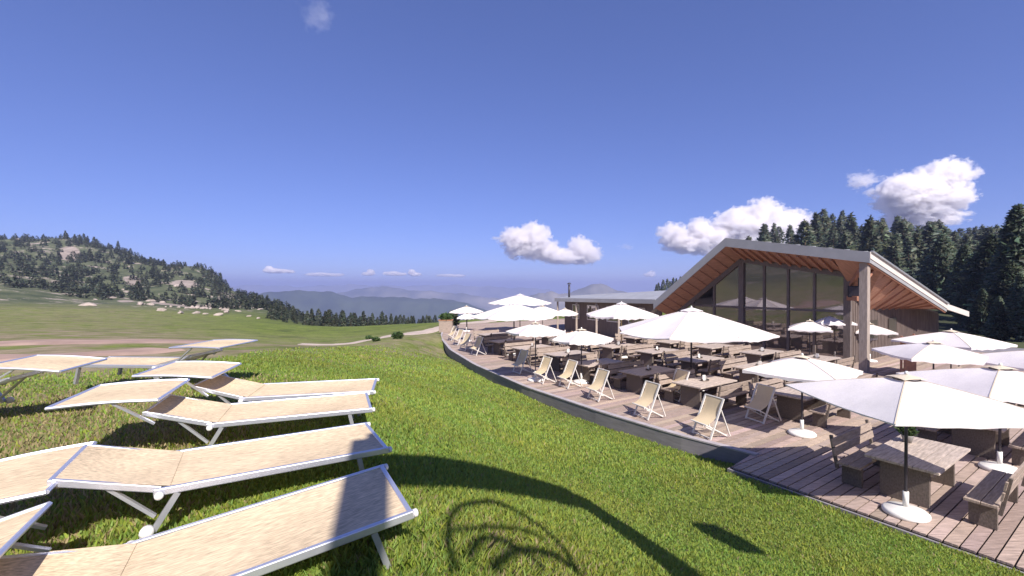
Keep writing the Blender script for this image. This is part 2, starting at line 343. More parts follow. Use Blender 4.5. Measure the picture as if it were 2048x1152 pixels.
# ------------------------------------------------------------------ deck
dk = MB(); v = -41.0; W = .19
while v < 13:
    a, b_ = v + .013, v + W - .013
    t = rnd.uniform(.72, 1.12); tt = (t, t*rnd.uniform(.95, 1.02), t*rnd.uniform(.92, 1.04))
    ua, ub = float(umin(a)) + .17, float(umin(b_)) + .17
    cuts = [0] + sorted(rnd.uniform(2, 26) for _ in range(3)) + [27.5]
    for i in range(4):
        k = t*rnd.uniform(.88, 1.1)
        q = [(max(ua, 0) + cuts[i] + .004*(i > 0), a), (ua + cuts[i + 1], a), (ub + cuts[i + 1], b_), (ub + cuts[i] + .004*(i > 0), b_)]
        lo = [(*UV(*p), -.035) for p in q]; hi = [(*UV(*p), rnd.uniform(-.002, .002)) for p in q]
        dk.hexa(lo[::-1] + hi[::-1], (k, k*tt[1]/t, k*tt[2]/t))
    v += W
deck = dk.build('deck', M['board'], None, False, True); deck['kind'] = 'structure'
sub = MB(); vs_ = np.r_[np.linspace(-41, -5.52, 60), -5.49, np.linspace(-5, 13, 8)]
for i in range(len(vs_) - 1):
    a, b_ = vs_[i], vs_[i + 1]; ua, ub = float(umin(a)), float(umin(b_))
    for (s0, s1, z0, z1) in [(0, .05, -.62, -.002)]:
        q = [(ua + s0, a), (ua + s1, a), (ub + s1, b_), (ub + s0, b_)]
        sub.hexa([(*UV(*p), z0) for p in q][::-1] + [(*UV(*p), z1) for p in q][::-1])
    q = [(ua + .3, a), (ua + 33, a), (ub + 33, b_), (ub + .3, b_)]
    if b_ - a > .05: sub.hexa([(*UV(*p), -.30) for p in q][::-1] + [(*UV(*p), -.10) for p in q][::-1])
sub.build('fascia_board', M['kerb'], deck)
kt = MB()
for i in range(len(vs_) - 1):
    a, b_ = vs_[i], vs_[i + 1]
    if b_ > -5.5: continue
    ua, ub = float(umin(a)), float(umin(b_))
    q = [(ua - .015, a), (ua + .16, a), (ub + .16, b_), (ub - .015, b_)]
    kt.hexa([(*UV(*p), .0) for p in q][::-1] + [(*UV(*p), .035) for p in q][::-1])
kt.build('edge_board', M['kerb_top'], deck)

# ------------------------------------------------------------------ tables and benches
def make_table():
    t = thing('wooden_table', '', 'table')
    m = MB()
    for k in range(6):
        y0 = -.54 + k*.18; m.box(-1.05, 1.05, y0 + .003, y0 + .177, .705, .75)
    m.build('tabletop', M['table_top'], t, bevel=.004)
    for sx in (-1, 1):
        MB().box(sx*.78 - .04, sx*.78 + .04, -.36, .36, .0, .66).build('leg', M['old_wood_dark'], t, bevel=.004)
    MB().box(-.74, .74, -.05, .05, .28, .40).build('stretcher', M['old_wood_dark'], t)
    MB().box(-.95, .95, -.44, -.40, .62, .705).box(-.95, .95, .40, .44, .62, .705).build('apron', M['old_wood'], t)
    return t
def make_bench():     # backrest on the -y side
    t = thing('wooden_bench', '', 'bench')
    m = MB(); m.box(-1.03, 1.03, -.20, -.005, .405, .45); m.box(-1.03, 1.03, .005, .20, .405, .45)
    m.build('seat', M['old_wood'], t, bevel=.004)
    for sx in (-1, 1):
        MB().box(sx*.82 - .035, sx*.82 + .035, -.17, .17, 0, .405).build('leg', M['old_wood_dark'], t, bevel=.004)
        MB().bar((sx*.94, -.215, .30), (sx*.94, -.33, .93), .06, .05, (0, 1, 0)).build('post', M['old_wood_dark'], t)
    b = MB()
    for z, h in ((.62, .14), (.80, .15)):
        y = -.19 - (z - .30)*.183
        b.bar((-1.03, y, z), (1.03, y, z), h, .028, (0, .983, .18))
    b.build('backrest', M['old_wood'], t)
    return t
T0, B0 = make_table(), make_bench(); used = [False, False]
def ordn(i): return ['nearest', 'second', 'third', 'fourth', 'fifth', 'sixth', 'seventh', 'eighth', 'ninth', 'tenth'][i]
def place_set(u, v, what, bwhat, dyaw=0, benches=(-1, 1)):
    x, y = UV(u, v); yaw = YAW_U + dyaw
    t = T0 if not used[0] else copy_tree(T0); used[0] = True
    t.location = (x, y, .004); t.rotation_euler = (0, 0, yaw); t['label'] = 'weathered plank table, ' + what; t['group'] = 'wooden tables on the terrace'
    for s in benches:   # s=-1: the far side along -v (left in the photo), +1: the near side
        b = B0 if not used[1] else copy_tree(B0); used[1] = True
        # local +y of the yawed frame is -v
        off = .80 if not (s > 0 and 'plant pot' in what) else 1.03; ox, oy = VX*off*s, VY*off*s
        if dyaw: ox, oy = math.sin(yaw)*off*s, -math.cos(yaw)*off*s
        b.location = (x + ox, y + oy, .004); b.rotation_euler = (0, 0, yaw + (0 if s > 0 else math.pi))
        b['label'] = 'bench with backrest, ' + ('far' if s < 0 else 'near') + ' side of the ' + bwhat; b['group'] = 'benches around the wooden tables'
    return x, y
rows = [('of the row behind the deck chairs', [(15.1, -6.45), (13.9, -8.95), (13.9, -11.3), (13.6, -13.7), (14.2, -16.3), (14.1, -19.0), (14.6, -22.0), (15.8, -25.5)]),
        ('of the middle row', [(18.4, -7.0), (18.3, -9.4), (18.0, -11.85), (18.5, -14.5), (18.3, -16.9), (18.4, -19.6), (18.6, -22.6)]),
        ('of the row along the glass front', [(22.4, -9.0), (22.4, -11.4), (22.4, -13.9), (22.4, -16.4), (22.5, -19.0)])]
tabs = {}
tabs['near'] = place_set(11.47, -2.83, 'closest to the camera with a plant pot on it', 'table with the plant pot')
tabs['right'] = place_set(15.7, -2.7, 'under the canopy at the right edge of the terrace', 'table under the canopy at the right edge')
for rn, pts in rows:
    for i, (u, v) in enumerate(pts):
        tabs[(rn, i)] = place_set(u, v, ordn(i) + ' ' + rn, ordn(i) + ' table ' + rn)
tabs['post'] = place_set(23.0, -3.6, 'under the parasols right of the timber post', 'table right of the timber post')
# things on the tables
def caddy(x, y, what):
    t = thing('condiment_caddy', 'small menu holder on the ' + what, 'condiment holder', (x, y, .758), rnd.uniform(0, 3), 'holders on the tables')
    MB().box(-.12, .12, -.06, .06, 0, .02).box(-.12, -.105, -.06, .06, .02, .07).box(.105, .12, -.06, .06, .02, .07).build('tray', M['old_wood_dark'], t)
    MB().box(-.09, .02, -.01, .01, .02, .20).build('menu_card', M['white_plastic'], t)
    MB().lathe([(.025, .02), (.026, .10), (.012, .13), (.012, .155)], 10, (.06, 0, 0)).build('bottle', M['ceramic'], t, True)
R1, R2, R3 = rows[0][0], rows[1][0], rows[2][0]
for key, what in (((R1, 2), 'third table ' + R1), ((R1, 3), 'fourth table ' + R1), ((R1, 4), 'fifth table ' + R1), ((R2, 2), 'third table ' + R2), ((R2, 3), 'fourth table ' + R2), ((R2, 1), 'second table ' + R2), ((R1, 1), 'second table ' + R1), ((R1, 5), 'sixth table ' + R1), ((R2, 4), 'fifth table ' + R2), ((R3, 0), 'nearest table ' + R3), ((R3, 1), 'second table ' + R3)):
    caddy(*tabs[key], what)
pt = thing('plant_pot', 'small green plant in a grey pot on the table closest to the camera', 'potted plant', (*UV(11.95, -3.12), .758))
MB().lathe([(.07, 0), (.10, .13), (.108, .15), (.095, .15), (.085, .12)], 16).build('pot', M['ceramic'], pt, True)
def foliage_quads(n, cfun, size, seed, zup=.3):
    g = np.random.default_rng(seed); P = cfun(g, n); d = g.normal(size=(n, 3)); d[:, 2] = np.abs(d[:, 2])*zup + .05; d /= np.linalg.norm(d, axis=1)[:, None]
    s_ = np.cross(d, g.normal(size=(n, 3))); s_ /= np.linalg.norm(s_, axis=1)[:, None]; L_ = (g.uniform(.6, 1.4, (n, 1))*size)
    V = np.stack([P - s_*L_*.22, P + s_*L_*.22, P + d*L_ + s_*L_*.10, P + d*L_ - s_*L_*.10], 1).reshape(-1, 3)
    t = g.uniform(.55, 1.5, (n, 1))*np.array([[1, 1, 1]])*np.c_[g.uniform(.85, 1.25, n), np.ones(n), g.uniform(.7, 1.1, n)]
    return V, np.arange(n*4).reshape(-1, 4), t
def ball(rx, rz, z0):
    def f(g, n):
        p = g.normal(size=(n, 3)); p /= np.linalg.norm(p, axis=1)[:, None]; p *= g.uniform(.3, 1, (n, 1))**.5
        return p*[rx, rx, rz] + [0, 0, z0]
    return f
V_, F_, t_ = foliage_quads(260, ball(.15, .12, .24), .07, 5); link('leaves', np_mesh('pot_leaves', V_, F_, M['shrub'], t_), pt)

# ------------------------------------------------------------------ deck chairs
def make_deckchair(name):
    t = thing(name, '', 'deck chair'); a = .30; b_ = .255
    for s in (-1, 1):
        MB().bar((.36, s*a, .02), (-.10, s*a, 1.03), .028, .048, (0, 1, 0)).build('rail', M['white_frame'], t)
        MB().bar((.45, s*b_, .40), (-.30, s*b_, .02), .028, .042, (0, 1, 0)).build('leg', M['white_frame'], t)
        MB().bar((.02, s*.33, .76), (-.29, s*.33, .06), .022, .034, (0, 1, 0)).build('strut', M['white_frame'], t)
    MB().tube([(-.10, -.30, 1.02), (-.10, .30, 1.02)], .018).build('top_bar', M['white_frame'], t)
    MB().tube([(.45, -.27, .395), (.45, .27, .395)], .018).build('front_bar', M['white_frame'], t)
    MB().bar((.345, -.30, .05), (.345, .30, .05), .03, .03).build('front_foot_bar', M['white_frame'], t)
    MB().bar((-.29, -.255, .035), (-.29, .255, .035), .03, .03).build('rear_foot_bar', M['white_frame'], t)
    m = MB(); k = 16; P = []
    for i in range(k + 1):
        f = i/k; P.append((-.10 + .55*f - .12*math.sin(math.pi*f**1.15), 1.02 - .625*f - .07*math.sin(math.pi*f**1.5)))
    vs = [(x, y, z + .01*math.cos(y*8)) for x, z in P for y in np.linspace(-.265, .265, 7)]
    m.add(vs, [(i*7 + j, i*7 + j + 1, (i + 1)*7 + j + 1, (i + 1)*7 + j) for i in range(k) for j in range(6)])
    m.build('sling', M['sling'], t, True)
    return t
D0 = make_deckchair('deck_chair')
chairs = [(1424, 872, 202, 'cream deck chair nearest the camera on the sunny deck edge'), (1301, 834, 204, 'cream deck chair, second from the camera along the deck edge'), (1203, 799, 206, 'cream deck chair in front of the plank table, third along the deck edge'),
          (1142, 774, 207, 'cream deck chair beside a round white parasol base, fourth along the deck edge'), (1092, 765, 209, 'deck chair with its upper half in shade, fifth along the deck edge'), (1046, 746, 211, 'cream deck chair beside a parasol shadow, sixth along the deck edge'),
          (958, 710, 214, 'cream deck chair turned low at the bend of the deck edge'), (934, 701, 220, 'shaded deck chair behind the bend of the deck edge'), (920, 690, 216, 'deck chair near the far planter, second from the planter'), (908, 681, 212, 'farthest deck chair, next to the wooden planter'),
          (1528, 842, 200, 'shaded deck chair between the plank tables near the small parasol'), (1362, 800, 203, 'shaded deck chair tucked between two bench backs')]
for i, (px, py, yaw, lab) in enumerate(chairs):
    c = D0 if i == 0 else copy_tree(D0); x, y, z = at(px, py, 0)
    c.location = (x, y, .006 + (.03 if toUV(x, y)[0] < float(umin(toUV(x, y)[1])) + .5 else 0)); c.rotation_euler = (0, 0, R(yaw)); c['label'] = lab; c['group'] = 'deck chairs on the terrace'

# ------------------------------------------------------------------ parasols
def parasol(label, x, y, apex, rim, rad, nc, yaw, pole='dark', base=True, valance=.09, vent=True, ground_z=.0, group='white parasols'):
    t = thing('parasol', label, 'parasol', (x, y, ground_z), 0, group)
    q = MB(); ns, nt_ = 9, 8; ca = [yaw + 2*math.pi*i/nc for i in range(nc)]
    def prof(f): return apex - .02 - (apex - rim)*f + .05*math.sin(math.pi*f)*(.5 if nc == 4 else .25)
    for i in range(nc):
        c0 = Vector((math.cos(ca[i]), math.sin(ca[i]))); c1 = Vector((math.cos(ca[(i + 1) % nc]), math.sin(ca[(i + 1) % nc])))
        vs = []
        for a in range(ns + 1):
            f = .06 + .94*a/ns
            for b_ in range(nt_ + 1):
                s = b_/nt_; e = (c0*(1 - s) + c1*s)*(1 - .05*math.sin(math.pi*s)*f)
                sag = -.035*math.sin(math.pi*s)*f*rad
                vs.append((e.x*rad*f, e.y*rad*f, prof(f) + sag))
        fs = [(a*(nt_ + 1) + b_, (a + 1)*(nt_ + 1) + b_, (a + 1)*(nt_ + 1) + b_ + 1, a*(nt_ + 1) + b_ + 1) for a in range(ns) for b_ in range(nt_)]
        q.add(vs, fs)
        if valance:
            e0 = vs[ns*(nt_ + 1):]
            lo = [(p[0]*.997, p[1]*.997, p[2] - valance*(.8 + .2*math.cos(k*math.pi))) for k, p in enumerate(e0)]
            q.add(e0 + lo, [(k, k + nt_ + 1, k + nt_ + 2, k + 1) for k in range(nt_)])
    cn = q.build('canopy', M['canvas'], t, False)
    for a in ca:
        sm = MB()
        for i in range(8):
            f0, f1 = .10 + .9*i/8, .10 + .9*(i + 1)/8
            sm.bar((math.cos(a)*rad*f0, math.sin(a)*rad*f0, prof(f0) + .003), (math.cos(a)*rad*f1*.999, math.sin(a)*rad*f1*.999, prof(f1) + .003), .022, .004)
        sm.build('seam', M['canvas_beige'], cn)
    if vent:
        vm = MB(); vr = .13*rad + .05; vh = apex + .03
        for i in range(nc):
            a0, a1 = ca[i], ca[(i + 1) % nc]; vs = []
            for a in range(4):
                f = .08 + .92*a/3
                for b_ in range(7):
                    s = b_/6; ex = (math.cos(a0)*(1 - s) + math.cos(a1)*s); ey = (math.sin(a0)*(1 - s) + math.sin(a1)*s)
                    vs.append((ex*vr*f, ey*vr*f, vh - (apex - rim)*.17*f + (.02*math.sin(math.pi*s)*f)))
            vm.add(vs, [(a*7 + b_, (a + 1)*7 + b_, (a + 1)*7 + b_ + 1, a*7 + b_ + 1) for a in range(3) for b_ in range(6)])
        vm.build('vent_cap', M['canvas_beige' if nc < 8 else 'canvas'], t)
        MB().tube([(vr*.62*math.cos(ca[0] + 2*math.pi*i/24), vr*.62*math.sin(ca[0] + 2*math.pi*i/24), prof(.13) + .012) for i in range(24)], .012, 5, True).build('vent_ring', M['dark_pole'], t)
    MB().lathe([(.03, vh - .01), (.032, vh + .02), (.018, vh + .05)], 10).build('finial', M['white_plastic'], t, True)
    pr = .024 if apex < 2.7 else .036
    MB().tube([(0, 0, .05), (0, 0, apex - .01)], pr, 10).build('pole', M['dark_pole' if pole == 'dark' else 'pale_pole'], t, True)
    rb = MB()
    for a in ca:
        rb.bar((math.cos(a)*.04, math.sin(a)*.04, prof(.03) - .05), (math.cos(a)*rad*.98, math.sin(a)*rad*.98, prof(.98) - .035), .02, .022)
        rb.bar((math.cos(a)*.04, math.sin(a)*.04, prof(1) - .12), (math.cos(a)*rad*.5, math.sin(a)*rad*.5, prof(.5) - .04), .014, .018)
    rb.build('ribs', M['dark_pole' if pole == 'dark' else 'pale_pole'], t)
    if base:
        br = .33 if apex < 2.7 else .5
        MB().lathe([(br*.96, 0), (br, .02), (br, .055), (br*.9, .085), (br*.35, .12), (.075, .13), (.05, .14)], 28).build('base', M['white_plastic'], t, True)
        MB().tube([(0, 0, .13), (0, 0, .40)], .044, 12).build('sleeve', M['white_plastic'], t, True)
    return t
def par(label, px, d, apex, rim, rad, nc, yaw, **k):
    return parasol(label, (px - CX)/F*d, d, apex, rim, rad, nc, R(yaw), **k)
par('large square white parasol filling the right foreground, on a dark pole over the closest table', 1814, 7.83, 2.42, 2.0, 1.86, 4, 45, valance=.03)
par('small square white parasol with a white dome base, left of the foreground parasol', 1605, 12.0, 2.1, 1.74, 1.55, 4, -4)
par('largest white parasol, octagonal, in front of the glass gable', 1383, 16.8, 3.14, 2.30, 2.85, 8, 10, valance=.05)
par('white parasol on a pale wooden pole, just behind the largest parasol to its left', 1243, 25, 3.02, 2.38, 2.0, 8, 20, pole='pale', valance=.12)
par('small white parasol above the tables, right of its twin by the deck edge', 1163, 18.4, 2.19, 1.82, 1.36, 6, 2, pole='dark')
par('small white parasol near the sixth deck chair, left of its twin', 1071, 18.8, 2.42, 2.08, 1.25, 6, -4)
par('big octagonal white parasol at the far bend of the terrace, front of the two overlapping', 1028, 25.7, 2.98, 2.25, 2.5, 8, 12, valance=.05)
par('big octagonal white parasol peeking out behind the one at the far bend', 1040, 38, 3.22, 2.5, 2.7, 8, 5, valance=.05)
par('far left white parasol, upper of the two at the far end of the deck', 933, 38.7, 2.19, 1.72, 1.5, 4, 20)
par('low white parasol tucked under the far left one', 934, 32, 2.02, 1.72, .85, 4, 40)
par('small white parasol in front of the low wing with the stovepipe', 1130, 36, 2.12, 1.7, 1.35, 4, 30)
par('white parasol half hidden behind the big one at the far bend', 1085, 36, 2.35, 1.8, 1.6, 4, 10)
par('white parasol on the right, rear one of the pair by the boarded wall', 1903, 18.6, 2.12, 1.66, 1.95, 4, 62)
par('white parasol on the right, front one of the pair by the boarded wall', 1868, 15.0, 2.1, 1.7, 1.75, 4, 30)
par('white parasol at the right edge, behind the foreground one', 2002, 9.7, 2.24, 1.86, 1.75, 4, 38)
par('cream parasol half hidden behind the timber corner post', 1740, 23.5, 1.98, 1.62, 1.25, 4, 25)
par('parasol standing in for a glass reflection, left one of the two beside the corner post', 1620, 22.7, 2.2, 1.84, 1.3, 4, 12)  # added pair, in place of parasols mirrored in the glass
par('parasol standing in for a glass reflection, right one of the two beside the corner post', 1664, 23.4, 2.5, 2.08, 1.15, 4, 30)
par('white parasol at the right edge with only its corner showing, farther up the terrace', 2085, 13.2, 2.12, 1.72, 1.75, 4, 40)

# ------------------------------------------------------------------ sun loungers
def make_lounger():
    # local: origin on the ground under the foot end, +x from foot to head, y across; top of the mesh at z = .40
    t = thing('sun_lounger', '', 'sun lounger'); L1, L2, HW, ZT = 1.24, .50, .325, .24; an = R(16)
    hx, hz = L1 + L2*math.cos(an), ZT + L2*math.sin(an)
    def sheet(p0, p1, sag, n=10):
        vs = []
        for i in range(n + 1):
            f = i/n
            for j in range(7):
                y = (-1 + 2*j/6)*(HW - .02); s = -sag*math.sin(math.pi*j/6)*math.sin(math.pi*f)
                vs.append((p0[0] + (p1[0] - p0[0])*f, y, p0[1] + (p1[1] - p0[1])*f + s))
        return MB().add(vs, [(i*7 + j, (i + 1)*7 + j, (i + 1)*7 + j + 1, i*7 + j + 1) for i in range(n) for j in range(6)])
    sheet((.02, ZT + .012), (L1 - .01, ZT + .012), .02).build('seat', M['mesh_cream'], t, True)
    sheet((L1 - .012, ZT + .016), (hx - .01, hz + .012), .02).build('backrest', M['mesh_cream'], t, True)
    f = MB()
    for s in (-1, 1): f.bar((0, s*HW, ZT), (L1 + .06, s*HW, ZT), .026, .042)
    f.bar((.017, -HW, ZT), (.017, HW, ZT), .026, .038); f.build('seat_frame', M['alu'], t, bevel=.006)
    f = MB()
    for s in (-1, 1): f.bar((L1 + .03, s*(HW - .035), ZT), (hx, s*(HW - .035), hz), .024, .04)
    f.bar((hx, -HW + .02, hz), (hx, HW - .02, hz), .024, .034); f.build('back_frame', M['alu'], t, bevel=.006)
    for s in (-1, 1):
        MB().bar((.20, s*(HW - .01), ZT - .02), (.15, s*(HW - .01), 0), .03, .04, (0, 1, 0)).build('leg', M['steel'], t)
        MB().bar((L1 - .05, s*(HW - .01), ZT - .02), (L1 + .06, s*(HW - .01), .03), .03, .045, (0, 1, 0)).build('leg', M['steel'], t)
        MB().bar((L1 + .30, s*(HW - .05), ZT + .09), (L1 + .06, s*(HW - .05), .09), .018, .026, (0, 1, 0)).build('prop', M['steel'], t)
        k = MB().lathe([(.010, 0), (.022, .004), (.022, .026), (.015, .034)], 12).build('hinge_knob', M['white_plastic'], t, True)
        k.location = (L1 + .03, s*(HW + .018), ZT - .01); k.rotation_euler = (-s*math.pi/2, 0, 0)
        k = MB().lathe([(.012, 0), (.034, .004), (.034, .035), (.02, .045)], 12).build('foot_cap', M['white_plastic'], t, True)
        k.location = (L1 + .085, s*(HW + .005), .04); k.rotation_euler = (-s*math.pi/2, 0, 0)
        k = MB().lathe([(.021, 0), (.021, .016), (.012, .022)], 10).build('corner_cap', M['white_plastic'], t, True)
        k.location = (.0, s*(HW + .0), ZT); k.rotation_euler = (0, -math.pi/2, 0)
    # sun shade on arms at the head
    sh = bpy.data.objects.new('sun_shade', None); COL.objects.link(sh); sh.parent = t; sh.empty_display_size = .1
    sh.location = (hx, 0, hz); cz = .12; cx = -.20; hx0, hz0 = 0, 0; n = 8; vs = []; HC = .40; CLN = .66
    for i in range(n + 1):
        f = i/n
        for j in range(7):
            y = (-1 + 2*j/6)*HC; vs.append((cx + CLN*f, y, cz + .012*math.sin(math.pi*f)))
    MB().add(vs, [(i*7 + j, (i + 1)*7 + j, (i + 1)*7 + j + 1, i*7 + j + 1) for i in range(n) for j in range(6)]).build('shade_cloth', M['mesh_cream'], sh, True)
    f = MB()
    for s in (-1, 1):
        f.tube([(cx + CLN*k/8, s*(HC + .005), cz + .012*math.sin(math.pi*k/8)) for k in range(9)], .012, 6)
        f.bar((-.16, s*(HW + .015), -.075), (cx + .30, s*(HC - .01), cz + .01), .015, .025, (0, 1, 0))
    f.tube([(cx, -HC, cz), (cx, HC, cz)], .012, 6); f.tube([(cx + CLN, -HC, cz), (cx + CLN, HC, cz)], .012, 6)
    f.build('shade_frame', M['alu'], sh)
    return t
L0 = make_lounger()
# near foot corner (x, y), ground z there, direction foot -> head, pitch (deg, + = head lower), roll, label
lng = [((-.47, 2.275), 2.61, (-.88, -.475), 7, 0, -10, 'closest sun lounger, its foot end crossed by a broad shadow'),
       ((-.861, 3.136), 2.61, (-.864, -.503), 0, 0, -6, 'second sun lounger from the camera, with a corner of shadow at its foot'),
       ((-1.284, 4.14), 2.61, (-.93, -.368), 0, 0, 0, 'third sun lounger from the camera, with its sun shade tipped out flat at the left'),
       ((-1.48, 4.81), 2.61, (-.973, -.23), 0, 0, 4, 'fourth sun lounger from the camera, the last one lying full length toward the lawn'),
       ((-5.9, 6.6), 2.69, (1, -.05), 0, 0, 0, 'sun lounger farthest back, showing only its raised sun shade against the meadow'),
       ((-6.85, 4.6), 2.68, (.96, .28), 0, 0, -6, 'sun lounger at the left edge beside the dirt, seen mostly by its tilted sun shade')]
for i, (p, z, d, pitch, roll, tip, lab) in enumerate(lng):
    o = L0 if i == 0 else copy_tree(L0); d = Vector(d).normalized(); yaw = math.atan2(d.y, d.x)
    left = Vector((-d.y, d.x))           # local +y; the near edge is at local +y when the head points left
    c = Vector(p) - left*.325
    o.location = (c.x, c.y, z); o.rotation_euler = (R(roll), R(pitch), yaw); o['label'] = lab; o['group'] = 'sun loungers on the grass'
    for ch in o.children:
        if ch.name.startswith('sun_shade'):
            ch.rotation_euler = (0, R(-tip), 0)
            if i == 1: ch.location.x += .17; ch.location.z -= .15
            if i == 2: ch.location.x += .08

# ------------------------------------------------------------------ main building
bld = thing('mountain_restaurant', 'timber and glass restaurant with a steep asymmetric grey metal roof over a red wooden soffit', 'restaurant', (*UV(27, -14), 0))
BO = Vector(bld.location)
def W3(u, v, z): x, y = UV(u, v); return Vector((x, y, z)) - BO
def slab(b, top, th):
    top = [Vector(p) for p in top]; lo = [p - Vector((0, 0, th)) for p in top]; k = len(top)
    b.add(top + lo, [tuple(range(k)), tuple(range(2*k - 1, k - 1, -1))] + [(i, i + k, (i + 1) % k + k, (i + 1) % k) for i in range(k)])
    return b
U0, VL, VRG, VR = 24.9, -19.7, -14.72, -7.9
zA, zB, zC, zD, zE = 6.68, 2.86, 5.45, 2.80, 2.17
UB, UE = 37.0, 42.0; SL = (zD - zC)/(UB - U0)
roof = MB()
RA, RC, RD, RAb = (U0, VRG, zA), (U0, VR, zC), (UB, VR, zD), (UB, VRG, zA + SL*(UB - U0))
slab(roof, [W3(*RA), W3(*RC), W3(*RD), W3(*RAb)], .10)
RB, RBb = (U0, VL, zB), (UB, VL, zB - .6)
slab(roof, [W3(*RB), W3(*RA), W3(*RAb)], .10); slab(roof, [W3(*RB), W3(*RAb), W3(*RBb)], .10)
slab(roof, [W3(UB, VRG, zA + SL*(UB - U0) - .02), W3(UB + .01, VR, zD - .003), W3(UE, VR, zE), W3(UE, VRG, zA + SL*(UB - U0) - .7)], .10)
rf = roof.build('roof', M['roof_metal'], bld)
fs_ = MB()
def board(b, p, q, h, t=.06, drop=0.):
    p, q = Vector(p), Vector(q); p.z -= drop; q.z -= drop
    d = (q - p); n_ = Vector((-d.y, d.x, 0)).normalized()*t/2; dn = Vector((0, 0, -h))
    b.hexa([p - n_ + dn, q - n_ + dn, q + n_ + dn, p + n_ + dn, p - n_, q - n_, q + n_, p + n_])
board(fs_, W3(U0 - .035, VL - .1, zB + .0), W3(U0 - .035, VRG, zA + .05), .50); board(fs_, W3(U0 - .036, VRG, zA + .05), W3(U0 - .036, VR + .06, zC + .05), .50)
board(fs_, W3(U0 - .06, VR + .02, zC - .22), W3(UB, VR + .02, zD - .22), .20)
fs_.build('fascia', M['fascia'], rf)
sf_ = MB(); board(sf_, W3(U0 - .06, VR + .05, zC + .06), W3(UB, VR + .05, zD + .06), .30); board(sf_, W3(UB + .002, VR + .05, zD + .06), W3(UE + .05, VR + .05, zE + .06), .34); sf_.build('side_fascia', M['sunlit_sheet'], rf)
eb = MB(); board(eb, W3(U0 + .02, VR - .03, zC - .32), W3(UB, VR - .03, zD - .32), .17); eb.build('edge_beam', M['rafter'], rf)
cap = MB(); board(cap, W3(U0, VR + .12, zC + .11), W3(UB, VR + .12, zD + .11), .07, .10); cap.build('gutter', M['steel'], rf)
e = .22; UW = 26.6; VS = -9.3
def roofz(u, v):
    if v >= VRG: return zA + (zC - zA)*(v - VRG)/(VR - VRG) + SL*(u - U0)
    return zB + (zA - zB)*(v - VL)/(VRG - VL) + SL*(u - U0)*(v - VL)/(VRG - VL)
def sofz(u, v): return roofz(U0, v) - .40 - (u - U0)*.37      # porch ceiling, falling toward the wall
def sidein(u): return float(np.interp(u, [UW, 28.4, UB, UE], [4.15, 2.75, 2.62, 2.02]))
sof = MB()
def quad(b, ps, th=.03): slab(b, ps, th)
quad(sof, [W3(U0, VRG, sofz(U0, VRG)), W3(U0, VS, sofz(U0, VS)), W3(UW, VS, sofz(UW, VS)), W3(UW, VRG, sofz(UW, VRG))])
quad(sof, [W3(U0, VL, sofz(U0, VL)), W3(U0, VRG, sofz(U0, VRG)), W3(UW, VRG, sofz(UW, VRG)), W3(UW, VL, sofz(UW, VL))])
us = [U0, UW, 28.4, 30.5, 32.5, 34.5, UB]
for a, b_ in zip(us[:-1], us[1:]):
    ia = sofz(a, VS) if a < UW else sidein(a); ib = sofz(b_, VS) if b_ < UW else sidein(b_)
    quad(sof, [W3(a, VS, ia), W3(a, VR, roofz(a, VR) - .30), W3(b_, VR, roofz(b_, VR) - .30), W3(b_, VS, ib)])
sof.build('soffit', M['soffit'], rf)
for k in range(11):            # rafters of the right slope
    v = VRG + .3 + k*.5
    if v < VS - .1: MB().bar(W3(U0 + .04, v, sofz(U0, v) - .10), W3(UW - .16, v, sofz(UW - .12, v) - .10), .10, .14).build('rafter', M['rafter'], rf)
for k in range(10):            # battens under the left slope
    v = VL + .5 + k*.46
    MB().bar(W3(U0 + .04, v, sofz(U0, v) - .06), W3(UW - .16, v, sofz(UW - .12, v) - .06), .05, .05).build('rafter', M['rafter'], rf)
for k in range(10):            # rafters under the side eave
    u = U0 + 2.4 + k*.98
    MB().bar(W3(u, VS + .03, sidein(u) - .06), W3(u, VR - .04, roofz(u, VR) - .38), .10, .12).build('rafter', M['rafter'], rf)
# gable wall
def wz(v): return sofz(UW, v) - .30
gv = [VL + .35, -18, -16.5, VRG, -13.4, -12.1, -10.8, -9.3]
pan = MB()
for i in range(len(gv) - 1):
    a, b_ = gv[i] + .05, gv[i + 1] - .05
    pan.hexa([W3(UW + .03, a, .12), W3(UW + .03, b_, .12), W3(UW + .06, b_, .12), W3(UW + .06, a, .12), W3(UW + .03, a, min(2.6, wz(a))), W3(UW + .03, b_, min(2.6, wz(b_))), W3(UW + .06, b_, min(2.6, wz(b_))), W3(UW + .06, a, min(2.6, wz(a)))])
    if min(wz(a), wz(b_)) > 2.9:
        pan.hexa([W3(UW + .03, a, 2.72), W3(UW + .03, b_, 2.72), W3(UW + .06, b_, 2.72), W3(UW + .06, a, 2.72), W3(UW + .03, a, wz(a)), W3(UW + .03, b_, wz(b_)), W3(UW + .06, b_, wz(b_)), W3(UW + .06, a, wz(a))])
fr = MB()
for v in gv:
    w = .15 if abs(v - VRG) < .1 or v > -9.5 else .06
    fr.hexa([W3(UW - w*.7, v - w, 0), W3(UW - w*.7, v + w, 0), W3(UW + .1, v + w, 0), W3(UW + .1, v - w, 0), W3(UW - w*.7, v - w, wz(v) + .1), W3(UW - w*.7, v + w, wz(v) + .1), W3(UW + .1, v + w, wz(v) + .1), W3(UW + .1, v - w, wz(v) + .1)])
for a, b_ in zip(gv[:-1], gv[1:]):
    for z in (.06, 2.66):
        if min(wz(a), wz(b_)) > z: fr.bar(W3(UW, a, z), W3(UW, b_, z), .08, .12)
    fr.bar(W3(UW - .02, a, wz(a) + .14), W3(UW - .02, b_, wz(b_) + .14), .16, .26)
gw = pan.build('glass_wall', M['glass'], bld); fr.build('mullion_frame', M['frame_wood'], gw)
